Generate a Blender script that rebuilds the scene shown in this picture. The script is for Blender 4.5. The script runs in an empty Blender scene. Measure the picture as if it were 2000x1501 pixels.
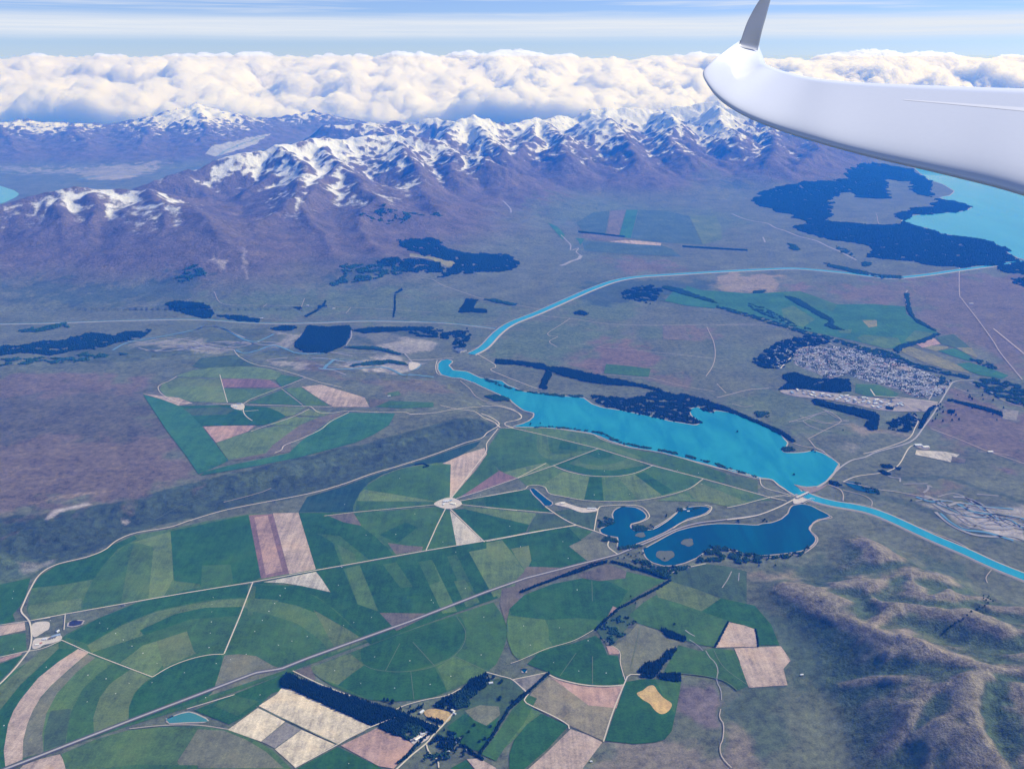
import bpy, math, random
import numpy as np
from mathutils import Vector
from mathutils.geometry import delaunay_2d_cdt
R = math.radians
sc = bpy.context.scene
COL = sc.collection
random.seed(7); RNG = np.random.default_rng(7)

# ------------------------------------------------------------------ camera, sky, sun, exposure
CAM_Z = 3000.0
PITCH = R(19.6)
FPX = 1800.0
cam_d = bpy.data.cameras.new('camera')
cam = bpy.data.objects.new('camera', cam_d); COL.objects.link(cam)
cam.location = (0, 0, CAM_Z); cam.rotation_euler = (R(90) - PITCH, 0, 0)
cam_d.sensor_width = 36; cam_d.lens = 36 * FPX / 2000
cam_d.clip_start = 0.1; cam_d.clip_end = 300000
sc.camera = cam
SUN_EL, SUN_AZ = R(40), R(74)          # azimuth measured from the view direction to the right
sun_d = bpy.data.lights.new('sun', 'SUN'); sun_d.energy = 5.0; sun_d.angle = R(0.5); sun_d.color = (1.0, 0.965, 0.92)
sun = bpy.data.objects.new('sun', sun_d); COL.objects.link(sun)
sdir = Vector((math.sin(SUN_AZ) * math.cos(SUN_EL), math.cos(SUN_AZ) * math.cos(SUN_EL), math.sin(SUN_EL)))
sun.rotation_euler = sdir.to_track_quat('Z', 'Y').to_euler(); sun.location = (0, 0, 4000)
sc.view_settings.view_transform = 'Standard'; sc.view_settings.look = 'None'
sc.view_settings.exposure = 0.12; sc.view_settings.gamma = 1.0
sc.cycles.use_denoising = True
sc.cycles.volume_bounces = 16
sc.cycles.max_bounces = 18; sc.cycles.diffuse_bounces = 2; sc.cycles.glossy_bounces = 2
sc.cycles.transparent_max_bounces = 16

class NT:
    """tiny node-tree helper"""
    def __init__(s, tree): s.t = tree; s.n = tree.nodes; s.l = tree.links
    def new(s, typ, props=None, **ins):
        nd = s.n.new(typ)
        for k, v in (props or {}).items(): setattr(nd, k, v)
        for k, v in ins.items():
            key = int(k[1:]) if k[0] == 'i' and k[1:].isdigit() else k.replace('_', ' ')
            sock = nd.inputs[key]
            if isinstance(v, bpy.types.NodeSocket): s.l.new(v, sock)
            else: sock.default_value = v
        return nd
    def math(s, op, a, b=0.0, c=0.0, clamp=False):
        return s.new('ShaderNodeMath', {'operation': op, 'use_clamp': clamp}, i0=a, i1=b, i2=c).outputs[0]
    def noise(s, vec, scale, detail=4, rough=0.55, dist=0.0):
        return s.new('ShaderNodeTexNoise', None, Vector=vec, Scale=scale, Detail=detail, Roughness=rough, Distortion=dist).outputs[0]
    def ramp(s, fac, a, b):
        return s.new('ShaderNodeMapRange', {'interpolation_type': 'SMOOTHSTEP'}, Value=fac, From_Min=a, From_Max=b).outputs[0]
    def mix(s, fac, a, b, mode='MIX'):
        nd = s.n.new('ShaderNodeMix'); nd.data_type = 'RGBA'; nd.blend_type = mode
        for i, v in ((0, fac), (6, a), (7, b)):
            if isinstance(v, bpy.types.NodeSocket): s.l.new(v, nd.inputs[i])
            else: nd.inputs[i].default_value = v if i == 0 else (tuple(v) + (1,))[:4]
        return nd.outputs[2]

world = bpy.data.worlds.new('World'); sc.world = world; world.use_nodes = True
wt = NT(world.node_tree); world.node_tree.nodes.clear()
sky = wt.new('ShaderNodeTexSky', {'sky_type': 'NISHITA', 'sun_disc': False, 'sun_elevation': SUN_EL,
    'sun_rotation': SUN_AZ, 'altitude': 3000.0, 'air_density': 1.0, 'dust_density': 0.2, 'ozone_density': 3.0})
tc = wt.new('ShaderNodeTexCoord')
sep = wt.new('ShaderNodeSeparateXYZ', None, Vector=tc.outputs['Generated'])
# cirrus streaks: the ray is carried to a high sheet, elevation strongly stretched
elev = wt.math('ARCSINE', sep.outputs[2])
azim = wt.math('ARCTAN2', sep.outputs[0], sep.outputs[1])
wob = wt.noise(wt.new('ShaderNodeCombineXYZ', None, X=wt.math('MULTIPLY', azim, 2.0), Y=3.1, Z=0.0).outputs[0], 1.6, 3)
el2 = wt.math('ADD', elev, wt.math('MULTIPLY', wt.math('SUBTRACT', wob, 0.5), 0.006))
def band(lo, hi, soft):
    return wt.math('MULTIPLY', wt.ramp(el2, lo - soft, lo + soft), wt.math('SUBTRACT', 1.0, wt.ramp(el2, hi - soft, hi + soft)))
cv = wt.new('ShaderNodeCombineXYZ', None, X=wt.math('MULTIPLY', azim, 3.0), Y=wt.math('MULTIPLY', el2, 120.0), Z=0.0)
streak = wt.ramp(wt.noise(cv.outputs[0], 1.0, 6, 0.62, 0.4), 0.44, 0.72)
cv2 = wt.new('ShaderNodeCombineXYZ', None, X=wt.math('MULTIPLY', azim, 6.0), Y=wt.math('MULTIPLY', el2, 330.0), Z=4.0)
fine = wt.noise(cv2.outputs[0], 1.0, 5, 0.6, 0.3)
low = wt.noise(wt.new('ShaderNodeCombineXYZ', None, X=wt.math('MULTIPLY', azim, 1.6), Y=wt.math('MULTIPLY', el2, 60.0), Z=9.0).outputs[0], 1.0, 4, 0.6)
b1 = wt.math('MULTIPLY', band(0.0175, 0.0365, 0.0065), wt.math('ADD', 0.02, wt.math('ADD', wt.math('MULTIPLY', fine, 0.75), wt.math('MULTIPLY', low, 0.75))))
b2 = wt.math('MULTIPLY', band(0.0375, 0.20, 0.012), wt.math('MULTIPLY', streak, 0.75))
cloudf = wt.math('MINIMUM', wt.math('ADD', wt.math('ADD', b1, b2), 0.05), 0.97)
skyc = wt.mix(1.0, sky.outputs[0], (0.80, 0.95, 1.40), 'MULTIPLY')
mixc = wt.mix(cloudf, skyc, (8.6, 9.1, 9.9))
bg = wt.new('ShaderNodeBackground', None, Color=mixc, Strength=0.085)
wo = wt.new('ShaderNodeOutputWorld', None, Surface=bg.outputs[0])

# ------------------------------------------------------------------ materials
def material(name, rough=0.9, spec=0.2):
    m = bpy.data.materials.new(name); m.use_nodes = True
    t = NT(m.node_tree); b = m.node_tree.nodes['Principled BSDF']
    b.inputs['Roughness'].default_value = rough; b.inputs['Specular IOR Level'].default_value = spec
    return m, t, b
MATS = {}
def plain(name, rgb, rough=0.9, var=0.15, scale=0.05, spec=0.2, bump=0.0):
    if name in MATS: return MATS[name]
    m, t, b = material(name, rough, spec)
    g = t.new('ShaderNodeNewGeometry').outputs['Position']
    n = t.noise(g, scale, 5, 0.6)
    f = t.math('ADD', 1 - var, t.math('MULTIPLY', n, 2 * var))
    t.l.new(t.mix(1.0, rgb, t.new('ShaderNodeCombineXYZ', None, X=f, Y=f, Z=f).outputs[0], 'MULTIPLY'), b.inputs['Base Color'])
    if bump: t.l.new(t.new('ShaderNodeBump', None, Height=n, Strength=bump, Distance=1.0).outputs[0], b.inputs['Normal'])
    MATS[name] = m; return m

def field_mat(name, rgb, streak=0.12, ang=0.0, spot=(0.9, 0.95, 0.6)):
    """crop or bare soil: broad moisture mottling, drill lines and fine clumping"""
    if name in MATS: return MATS[name]
    m, t, b = material(name, 0.95, 0.08)
    g = t.new('ShaderNodeNewGeometry').outputs['Position']
    oi = t.new('ShaderNodeObjectInfo').outputs['Random']
    rot = t.new('ShaderNodeMapping', None, Vector=g, Rotation=(0, 0, ang), Scale=(1.0, 0.06, 1.0)).outputs[0]
    broad = t.noise(g, 0.0030, 4, 0.6); mid = t.noise(g, 0.017, 4, 0.65); fin = t.noise(g, 0.09, 3, 0.7)
    lin = t.noise(rot, 0.035, 3, 0.6)
    def ctr(n, k): return t.math('MULTIPLY', t.math('SUBTRACT', n, 0.5), k)
    f = t.math('ADD', 0.95, ctr(broad, 1.1)); f = t.math('ADD', f, ctr(mid, 1.2)); f = t.math('ADD', f, ctr(fin, 1.3))
    f = t.math('ADD', f, ctr(lin, streak * 5)); f = t.math('MAXIMUM', t.math('ADD', f, t.math('MULTIPLY', oi, 0.14)), 0.3)
    c = t.mix(1.0, rgb, t.new('ShaderNodeCombineXYZ', None, X=f, Y=f, Z=f).outputs[0], 'MULTIPLY')
    c = t.mix(t.math('MULTIPLY', t.ramp(broad, 0.5, 0.75), 0.35), c, (rgb[0] * 1.5 + 0.015, rgb[1] * 1.15 + .005, rgb[2] * spot[2] + .01))
    t.l.new(c, b.inputs['Base Color'])
    MATS[name] = m; return m

# ------------------------------------------------------------------ view geometry (pixels of the photo -> places in the world)
CP, SP = math.cos(PITCH), math.sin(PITCH)
def rays(p):
    p = np.asarray(p, float).reshape(-1, 2)
    u = (p[:, 0] - 1000) / FPX; v = (750.5 - p[:, 1]) / FPX
    return np.stack([u, CP + v * SP, -SP + v * CP], 1)
def on_z(p, z=0.0):
    d = rays(p); d[:, 2] = np.minimum(d[:, 2], -0.02)
    t = (z - CAM_Z) / d[:, 2]
    return d[:, :2] * np.reshape(t, (-1, 1))
def at_y(px, py, y):
    d = rays([(px, py)])[0]; t = y / d[1]
    return (d[0] * t, y, CAM_Z + d[2] * t)

# ------------------------------------------------------------------ noise
def _hash(ix, iy, seed):
    h = (ix * 374761393 + iy * 668265263 + seed * 974634777) & 0x7fffffff
    h = ((h ^ (h >> 13)) * 1274126177) & 0x7fffffff
    return (h ^ (h >> 16)) & 0xffff
def perlin(x, y, seed=0):
    ix = np.floor(x).astype(np.int64); iy = np.floor(y).astype(np.int64)
    fx = x - ix; fy = y - iy
    u = fx * fx * fx * (fx * (fx * 6 - 15) + 10); v = fy * fy * fy * (fy * (fy * 6 - 15) + 10)
    def g(a, b):
        an = _hash(ix + a, iy + b, seed) * (2 * np.pi / 65536)
        return np.cos(an) * (fx - a) + np.sin(an) * (fy - b)
    return ((g(0, 0) * (1 - u) + g(1, 0) * u) * (1 - v) + (g(0, 1) * (1 - u) + g(1, 1) * u) * v) * 1.5
def fbm(x, y, scale, octv=5, seed=0, gain=0.5):
    s = 0; a = 1.0; f = 1.0 / scale
    for k in range(octv):
        s = s + a * perlin(x * f, y * f, seed + k * 17); a *= gain; f *= 2.03
    return s
def ridged(x, y, scale, octv=5, seed=0, gain=0.5):
    s = 0; a = 1.0; f = 1.0 / scale
    for k in range(octv):
        n = 1 - np.abs(perlin(x * f, y * f, seed + k * 31)); s = s + a * n * n; a *= gain; f *= 2.07
    return s
def sstep(x, a=0.0, b=1.0):
    t = np.clip((x - a) / (b - a), 0, 1); return t * t * (3 - 2 * t)
def inside(x, y, poly):
    r = np.zeros(np.shape(x), bool); n = len(poly)
    for i in range(n):
        x0, y0 = poly[i]; x1, y1 = poly[(i + 1) % n]
        if y0 == y1: continue
        c = ((y0 > y) != (y1 > y)) & (x < (x1 - x0) * (y - y0) / (y1 - y0) + x0); r ^= c
    return r
def dist_line(x, y, pts, closed=False):
    d = np.full(np.shape(x), 1e12); n = len(pts)
    for i in range(n if closed else n - 1):
        ax, ay = pts[i]; bx, by = pts[(i + 1) % n]
        dx, dy = bx - ax, by - ay; L = dx * dx + dy * dy + 1e-9
        t = np.clip(((x - ax) * dx + (y - ay) * dy) / L, 0, 1)
        d = np.minimum(d, (x - ax - t * dx) ** 2 + (y - ay - t * dy) ** 2)
    return np.sqrt(d)

class Grid:
    def __init__(s, x0, y0, nx, ny, dx, h=None):
        s.x0, s.y0, s.dx = x0, y0, dx
        s.X, s.Y = np.meshgrid(x0 + np.arange(nx) * dx, y0 + np.arange(ny) * dx)
        s.h = np.zeros((ny, nx)) if h is None else h
    def sample(s, x, y, a=None):
        a = s.h if a is None else a; ny, nx = a.shape
        gx = (np.asarray(x) - s.x0) / s.dx; gy = (np.asarray(y) - s.y0) / s.dx
        ok = (gx >= 0) & (gx <= nx - 1.001) & (gy >= 0) & (gy <= ny - 1.001)
        gx = np.clip(gx, 0, nx - 1.001); gy = np.clip(gy, 0, ny - 1.001)
        i = gx.astype(int); j = gy.astype(int); fx = gx - i; fy = gy - j
        v = (a[j, i] * (1 - fx) + a[j, i + 1] * fx) * (1 - fy) + (a[j + 1, i] * (1 - fx) + a[j + 1, i + 1] * fx) * fy
        return np.where(ok, v, 0.0)

def erode(h, dx, K, m, iters, base_mask, diff=0.0):
    """stream-power incision on a regular grid, which carves branching valleys between spurs"""
    ny, nx = h.shape; N = nx * ny
    offs = [(-1, -1), (-1, 0), (-1, 1), (0, -1), (0, 1), (1, -1), (1, 0), (1, 1)]
    idx = np.arange(N).reshape(ny, nx)
    for it in range(iters):
        best = np.zeros((ny, nx)); rec = idx.copy()
        for dj, di in offs:
            sh = np.full((ny, nx), 1e9); si = idx.copy()
            j0, j1 = max(0, -dj), ny - max(0, dj); i0, i1 = max(0, -di), nx - max(0, di)
            sh[j0:j1, i0:i1] = h[j0 + dj:j1 + dj, i0 + di:i1 + di]
            si[j0:j1, i0:i1] = idx[j0 + dj:j1 + dj, i0 + di:i1 + di]
            s = (h - sh) / (dx * math.hypot(dj, di)); k = s > best
            best = np.where(k, s, best); rec = np.where(k, si, rec)
        rec[base_mask] = idx[base_mask]
        order = np.argsort(h.ravel(), kind='stable').tolist(); r = rec.ravel().tolist()
        A = [1.0] * N
        for c in reversed(order):
            q = r[c]
            if q != c: A[q] += A[c]
        F = (K * (np.array(A) * dx * dx) ** m / dx).tolist(); hl = h.ravel().tolist()
        for c in order:
            q = r[c]
            if q != c:
                f = F[c]; hl[c] = (hl[c] + f * hl[q]) / (1 + f)
        h = np.array(hl).reshape(ny, nx)
        if diff:
            p = np.pad(h, 1, mode='edge')
            h = h + diff * (p[:-2, 1:-1] + p[2:, 1:-1] + p[1:-1, :-2] + p[1:-1, 2:] - 4 * h)
    return h

# ------------------------------------------------------------------ relief 1: the snowy ranges
# crest lines: (x px, y px, distance along the view in km)
RIDGES = [
  [(-160,420,15.2),(0,398,15.2),(70,374,15.5),(140,364,15.7),(200,366,15.8),(270,374,15.9),(350,380,16.2),(400,378,16.8),(440,392,17.2)],
  [(270,366,15.9),(330,392,15.0),(400,415,14.4),(430,440,13.9),(470,500,13.0),(500,555,12.3)],
  [(140,372,15.6),(120,420,14.6),(60,460,13.9),(30,520,12.9)],
  [(200,370,15.6),(190,420,14.7),(180,455,14.1),(170,520,13.0),(180,565,12.3)],
  [(120,420,14.6),(110,480,13.6),(95,540,12.7)],
  [(330,392,15.0),(320,440,14.1),(300,480,13.5),(290,540,12.6)],
  [(400,415,14.4),(370,460,13.7),(390,520,12.8),(400,560,12.2)],
  [(-60,400,15.2),(-50,470,13.7),(-40,540,12.6)],
  [(590,335,17.9),(580,380,16.3),(610,440,14.7),(640,490,13.6),(650,530,12.9)],
  [(560,400,15.8),(500,430,14.8),(540,490,13.5),(570,540,12.6)],
  [(720,345,17.8),(740,390,16.2),(700,440,14.8),(730,480,13.9)],
  [(810,345,18.8),(850,400,16.5),(830,430,15.7)],
  [(270,352,18.2),(300,340,18.4),(360,325,18.8),(430,306,19.4),(480,296,19.8),(545,277,20.6),(600,270,21.2),(650,266,21.8),(700,258,22.4),(760,262,22.8),(850,268,23.0)],
  [(545,280,20.4),(590,330,18.0),(560,400,15.6)],
  [(640,275,21.4),(655,322,18.6),(620,355,17.2),(600,380,16.2)],
  [(655,322,18.6),(720,345,17.8),(760,400,15.8)],
  [(760,262,22.8),(800,300,20.4),(810,340,18.8)],
  [(850,268,24.0),(880,300,21.6),(930,300,21.2),(960,320,20.2)],
  [(900,300,21.4),(885,345,19.2)],
  [(870,262,24.6),(900,235,26.2),(925,222,27.0),(960,236,27.4),(1000,238,28),(1060,226,29),(1120,222,30),(1200,208,31),(1260,212,31.5),(1320,206,32),(1400,197,32),(1450,215,31.5),(1500,238,31),(1600,262,30),(1720,300,28.5),(1800,315,27)],
  [(925,222,27.0),(960,262,24.6),(985,300,22.6)],
  [(1040,232,28.6),(1045,262,25.6),(1010,300,23.0)],
  [(1060,232,28.6),(1110,262,25.4),(1100,300,22.8)],
  [(1160,215,30),(1190,240,27),(1240,290,23.6),(1240,310,22.6)],
  [(1200,210,31),(1180,235,28.5),(1170,255,26.0)],
  [(1290,212,31),(1320,240,28),(1310,270,25.6),(1340,300,23.6)],
  [(1400,200,31),(1420,240,28),(1450,270,25.4)],
  [(1500,240,30),(1520,275,25.8),(1500,310,23.4)],
  [(1600,265,29),(1590,285,26.0),(1560,320,23.4)],
  [(640,240,30),(700,236,30),(760,232,31),(800,236,31),(850,228,31),(925,235,30)],
  [(-250,250,32),(-60,246,32),(0,240,32),(60,232,32.5),(130,236,33),(180,240,33.5),(240,236,34),(300,222,34.5),(345,210,35),(385,196,35.5),(430,214,36),(470,228,36.5),(540,226,38),(620,215,39)],
  [(385,200,35.5),(400,240,32.5),(395,280,29.5)],
  [(300,225,34.5),(280,262,31),(260,290,28.5)],
  [(130,238,33),(160,270,30),(170,290,28.5)],
  [(0,242,32),(20,275,29.5),(40,300,27.8)],
  [(-120,250,32),(-100,290,28.5)],
  [(450,220,36),(470,250,34)],
]
GM = Grid(-24000, 11200, 706, 436, 70.0)
def seg_env(G, pts, rad, p):
    out = np.zeros_like(G.h)
    for a, b in zip(pts[:-1], pts[1:]):
        dx, dy = b[0] - a[0], b[1] - a[1]; L = dx * dx + dy * dy + 1e-9
        t = np.clip(((G.Xw - a[0]) * dx + (G.Yw - a[1]) * dy) / L, 0, 1)
        d = np.hypot(G.Xw - a[0] - t * dx, G.Yw - a[1] - t * dy)
        z = a[2] + (b[2] - a[2]) * t
        r = rad * (0.45 + 0.55 * np.clip(z / 1300, 0, 1.1))
        out = np.maximum(out, z * np.clip(1 - d / r, 0, 1) ** p)
    return out
wx = fbm(GM.X, GM.Y, 1800, 4, 3); wy = fbm(GM.X, GM.Y, 1800, 4, 9)
GM.Xw = GM.X + 200 * wx; GM.Yw = GM.Y + 200 * wy
def ridge_seg(G, a, b, ra, rb, p=1.0):
    """one straight ridge with falling flanks, raised only where it stands above what is there"""
    m = max(ra, rb) + 500; i0 = int((min(a[0], b[0]) - m - G.x0) / G.dx); i1 = int((max(a[0], b[0]) + m - G.x0) / G.dx) + 1
    j0 = int((min(a[1], b[1]) - m - G.y0) / G.dx); j1 = int((max(a[1], b[1]) + m - G.y0) / G.dx) + 1
    i0, j0 = max(i0, 0), max(j0, 0)
    if i1 <= i0 or j1 <= j0: return
    X = G.Xw[j0:j1, i0:i1]; Y = G.Yw[j0:j1, i0:i1]
    if X.size == 0: return
    dx, dy = b[0] - a[0], b[1] - a[1]; t = np.clip(((X - a[0]) * dx + (Y - a[1]) * dy) / (dx * dx + dy * dy + 1e-9), 0, 1)
    d = np.hypot(X - a[0] - t * dx, Y - a[1] - t * dy); z = a[2] + (b[2] - a[2]) * t; r = ra + (rb - ra) * t
    G.h[j0:j1, i0:i1] = np.maximum(G.h[j0:j1, i0:i1], z * np.clip(1 - d / r, 0, 1) ** p)
rg_ = random.Random(11)
def spurs(pts, rad, near):
    for a, b in zip(pts[:-1], pts[1:]):
        L = math.hypot(b[0] - a[0], b[1] - a[1]); n = max(1, int(L / (620 if near else 800)))
        for k in range(n):
            t = (k + rg_.uniform(.1, .9)) / n; o = [a[q] + (b[q] - a[q]) * t for q in range(3)]
            if o[2] < 260: continue
            ang = math.atan2(b[1] - a[1], b[0] - a[0])
            for sd in (-1, 1):
                th = ang + sd * math.pi / 2 + rg_.uniform(-.5, .5); Ls = rad * (o[2] / 1300) ** .6 * rg_.uniform(.55, 1.0); ns = max(3, int(Ls / 500)); p0 = o
                for q in range(ns):
                    th += rg_.uniform(-.28, .28); f = (q + 1) / ns; zz = o[2] * (.93 * (1 - f) ** 1.15 + .05)
                    p1 = [p0[0] + math.cos(th) * Ls / ns, p0[1] + math.sin(th) * Ls / ns, zz]
                    ridge_seg(GM, p0, p1, 260 + p0[2] * 1.05, 260 + zz * 1.05)
                    if q < ns - 1 and zz > 160:
                        for s2_ in (-1, 1):
                            t2 = th + s2_ * rg_.uniform(.7, 1.2); l2 = zz * rg_.uniform(.8, 1.5)
                            ridge_seg(GM, p1, [p1[0] + math.cos(t2) * l2, p1[1] + math.sin(t2) * l2, zz * .28], 140 + zz * .8, 150)
                    p0 = p1
for i, rl in enumerate(RIDGES):
    pts = [at_y(a, b, c * 1000) for a, b, c in rl]
    near = i < 11
    if near: rad, p = 3500, 1.0
    elif i >= len(RIDGES) - 7: rad, p = 4600, 0.95
    else: rad, p = 4000, 1.5
    GM.h = np.maximum(GM.h, seg_env(GM, [(x, y, z * (.90 if near else .78 if i < len(RIDGES) - 7 else .92)) for x, y, z in pts], rad, p))
    for a, b in zip(pts[:-1], pts[1:]): ridge_seg(GM, a, b, 300 + a[2] * 1.25, 300 + b[2] * 1.25)
    spurs(pts, rad, near)
edge = sstep(GM.h, 0, 260)
GM.h = GM.h * (0.98 + 0.07 * fbm(GM.X, GM.Y, 1500, 4, 21)) + edge * 22 * fbm(GM.X, GM.Y, 450, 3, 5)
GM.h = np.maximum(GM.h, 0)
base = GM.h < 6
GM.h = erode(GM.h, 70.0, 0.0022, 0.5, 8, base, 0.02)
# finer copy of the grid, with rock ribs added
GF = Grid(-24000, 11200, 1236, 760, 40.0)
GF.h = GM.sample(GF.X, GF.Y)
rib = ridged(GF.X + 60 * perlin(GF.X / 300, GF.Y / 300, 4), GF.Y, 620, 4, 77, 0.5)
rib2 = ridged(GF.X + 40 * perlin(GF.X / 150, GF.Y / 150, 14), GF.Y, 270, 3, 78, 0.5)
GF.h = GF.h + ((rib - 1.15) * 75 * sstep(GF.h, 100, 900) + (rib2 - 1.1) * 42 * sstep(GF.h, 60, 600)) * (.35 + .65 * sstep(GF.Y, 16000, 22000)) + 0 * sstep(GF.h, 60, 600)
GF.h = np.maximum(GF.h, 0)

# ------------------------------------------------------------------ relief 2: river terrace and the brown hills
GN = Grid(-9500, 2200, 951, 501, 20.0)
TB = [(-400,1260),(-60,1190),(45,1142),(100,1107),(170,1084),(250,1044),(370,1014),(490,984),(580,966),(666,948),(725,924),(786,906),(853,884),(906,863),(952,850),(978,834),(985,815),(960,790),(900,748),(720,700),(560,684),(300,686),(0,694),(-400,720)]
TP = [(-500,1060),(-60,1010),(0,1008),(90,1003),(180,990),(250,975),(390,938),(480,915),(560,902),(640,884),(770,850),(850,826),(915,812),(925,806),(880,780),(800,760),(700,735),(560,704),(440,704),(300,706),(0,720),(-500,760)]
TZ = 62.0
Bp = on_z(TB, 0); Pp = on_z(TP, TZ)
inB = inside(GN.X, GN.Y, Bp); inP = inside(GN.X, GN.Y, Pp)
dB = dist_line(GN.X, GN.Y, Bp, True); dP = dist_line(GN.X, GN.Y, Pp, True)
tt = dB / (dB + dP + 1e-6) + 0.10 * fbm(GN.X, GN.Y, 240, 3, 2) * (dB * dP > 1500)
tt = tt + 0.16 * (ridged(GN.X, GN.Y, 170, 3, 222) - 1.1) * (dB * dP > 800)
ter = np.where(inP, TZ, np.where(inB, TZ * sstep(tt, 0.05, 0.98), 0))
HILLB = [(1632,1012),(1606,1048),(1600,1075),(1560,1096),(1470,1118),(1440,1150),(1480,1200),(1540,1250),(1556,1350),(1600,1450),(1640,1540),(1600,1700),(1500,2100),(3200,2100),(2700,1400),(2300,1260),(2000,1152),(1900,1108),(1800,1066),(1700,1024)]
HR = [  # crests of the brown hills: (x px, y px, height m)
  [(1462,1135,62),(1540,1135,125),(1610,1165,145),(1690,1215,170),(1760,1240,205),(1840,1270,235),(1930,1300,260),(2040,1305,290),(2200,1300,320)],
  [(1620,1025,60),(1680,1040,105),(1710,1075,120),(1730,1110,60)],
  [(1640,1145,90),(1700,1135,120),(1780,1112,125),(1850,1125,90)],
  [(1780,1112,125),(1800,1170,150),(1850,1168,150),(1910,1165,120)],
  [(1700,1215,170),(1740,1190,140),(1800,1190,160),(1880,1205,170),(1960,1230,190),(2060,1240,220)],
  [(1600,1220,110),(1560,1260,60)],
  [(1690,1480,90),(1740,1430,150),(1790,1370,200),(1850,1340,240),(1930,1320,265)],
  [(1760,1240,205),(1740,1300,150),(1700,1350,80)],
  [(1900,1330,270),(1900,1420,230),(1960,1520,180)],
  [(2000,1330,290),(2050,1450,260)],
  [(1900,1180,120),(1960,1190,140),(2040,1200,150)],
]
class Hl: pass
GH_ = Hl(); GH_.x0, GH_.y0, GH_.dx, GH_.h = GN.x0, GN.y0, GN.dx, np.zeros_like(GN.h)
GH_.Xw = GN.X + 45 * fbm(GN.X, GN.Y, 420, 4, 41); GH_.Yw = GN.Y + 45 * fbm(GN.X, GN.Y, 420, 4, 43)
for rl in HR:
    pts = []
    for a, b, z in rl:
        z *= 1.12; q = on_z([(a, b)], z)[0]; pts.append((q[0], q[1], z))
    for a, b in zip(pts[:-1], pts[1:]):
        ridge_seg(GH_, a, b, 90 + a[2] * 2.0, 90 + b[2] * 2.0, 1.15)
        L = math.hypot(b[0] - a[0], b[1] - a[1]); n = max(1, int(L / 130)); ang = math.atan2(b[1] - a[1], b[0] - a[0])
        for k in range(n):
            t = (k + rg_.uniform(.1, .9)) / n; o = [a[q] + (b[q] - a[q]) * t for q in range(3)]
            for sd in (-1, 1):
                th = ang + sd * math.pi / 2 + rg_.uniform(-.5, .5); Ls = o[2] * rg_.uniform(1.8, 3.2); p0 = o
                for q in range(3):
                    th += rg_.uniform(-.25, .25); f = (q + 1) / 3; zz = o[2] * (.92 * (1 - f) + .06); p1 = [p0[0] + math.cos(th) * Ls / 3, p0[1] + math.sin(th) * Ls / 3, zz]
                    ridge_seg(GH_, p0, p1, 40 + p0[2] * 1.25, 40 + zz * 1.25); p0 = p1
hill = GH_.h
HB = on_z(HILLB, 0)
hin = inside(GN.X, GN.Y, HB); hd = np.where(hin, dist_line(GN.X, GN.Y, HB, True), 0)
hm = sstep(hd, 0, 420)
hill = hill + 16 * sstep(hd, 100, 900) + (20 * fbm(GN.X, GN.Y, 520, 4, 61) + 30 * (ridged(GN.X + 60 * fbm(GN.X, GN.Y, 300, 2, 64), GN.Y, 500, 4, 62, .45) - .95)) * sstep(hd, 50, 600)
hill = np.maximum(hill * hm, 0)
j0, j1, i0, i1 = 0, 260, 440, 951
sub = hill[j0:j1, i0:i1]
sub = erode(sub, 20.0, 0.0032, 0.5, 7, sub < 2.0, 0.0)
hill[j0:j1, i0:i1] = sub
p_ = hill
for _ in range(1):
    q = np.pad(p_, 1, mode='edge'); p_ = (q[:-2, 1:-1] + q[2:, 1:-1] + q[1:-1, :-2] + q[1:-1, 2:] + 4 * p_) / 8
GN.h = ter + p_ * (hm > 0)

def H(x, y):
    x = np.asarray(x, float); y = np.asarray(y, float)
    return GN.sample(x, y) + GF.sample(x, y)
def place(p, dz=0.0):
    """ground point seen at a pixel of the photo, on the real relief"""
    d = rays(p); d[:, 2] = np.minimum(d[:, 2], -0.02)
    z = np.zeros(len(d))
    for _ in range(14):
        t = (z + dz - CAM_Z) / d[:, 2]; q = d[:, :2] * t[:, None]; z = 0.5 * z + 0.5 * H(q[:, 0], q[:, 1])
    return q
# ------------------------------------------------------------------ object helpers
def link_mesh(name, verts, faces, mat, parent=None, smooth=False, mats=None, midx=None):
    me = bpy.data.meshes.new(name)
    verts = np.asarray(verts, np.float32)
    if isinstance(faces, np.ndarray):
        nf, k = faces.shape
        me.vertices.add(len(verts)); me.vertices.foreach_set('co', verts.ravel())
        me.loops.add(nf * k); me.loops.foreach_set('vertex_index', faces.astype(np.int32).ravel())
        me.polygons.add(nf); me.polygons.foreach_set('loop_start', np.arange(0, nf * k, k, dtype=np.int32))
        me.update(calc_edges=True)
    else:
        me.from_pydata(verts.tolist(), [], faces); me.update()
    for m in (mats or [mat]): me.materials.append(m)
    if midx is not None: me.polygons.foreach_set('material_index', np.asarray(midx, np.int32))
    if smooth: me.polygons.foreach_set('use_smooth', np.ones(len(me.polygons), bool))
    o = bpy.data.objects.new(name, me); COL.objects.link(o)
    if parent: o.parent = parent
    return o
def tag(o, label=None, cat=None, group=None, kind=None):
    if label: o['label'] = label
    if cat: o['category'] = cat
    if group: o['group'] = group
    if kind: o['kind'] = kind
    return o
def struct(o, label=None, cat=None): return tag(o, label, cat, None, 'structure')
def empty(name, loc=(0, 0, 0), rz=0):
    o = bpy.data.objects.new(name, None); COL.objects.link(o); o.location = loc; o.rotation_euler = (0, 0, rz); o.empty_display_size = 5; return o

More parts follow.
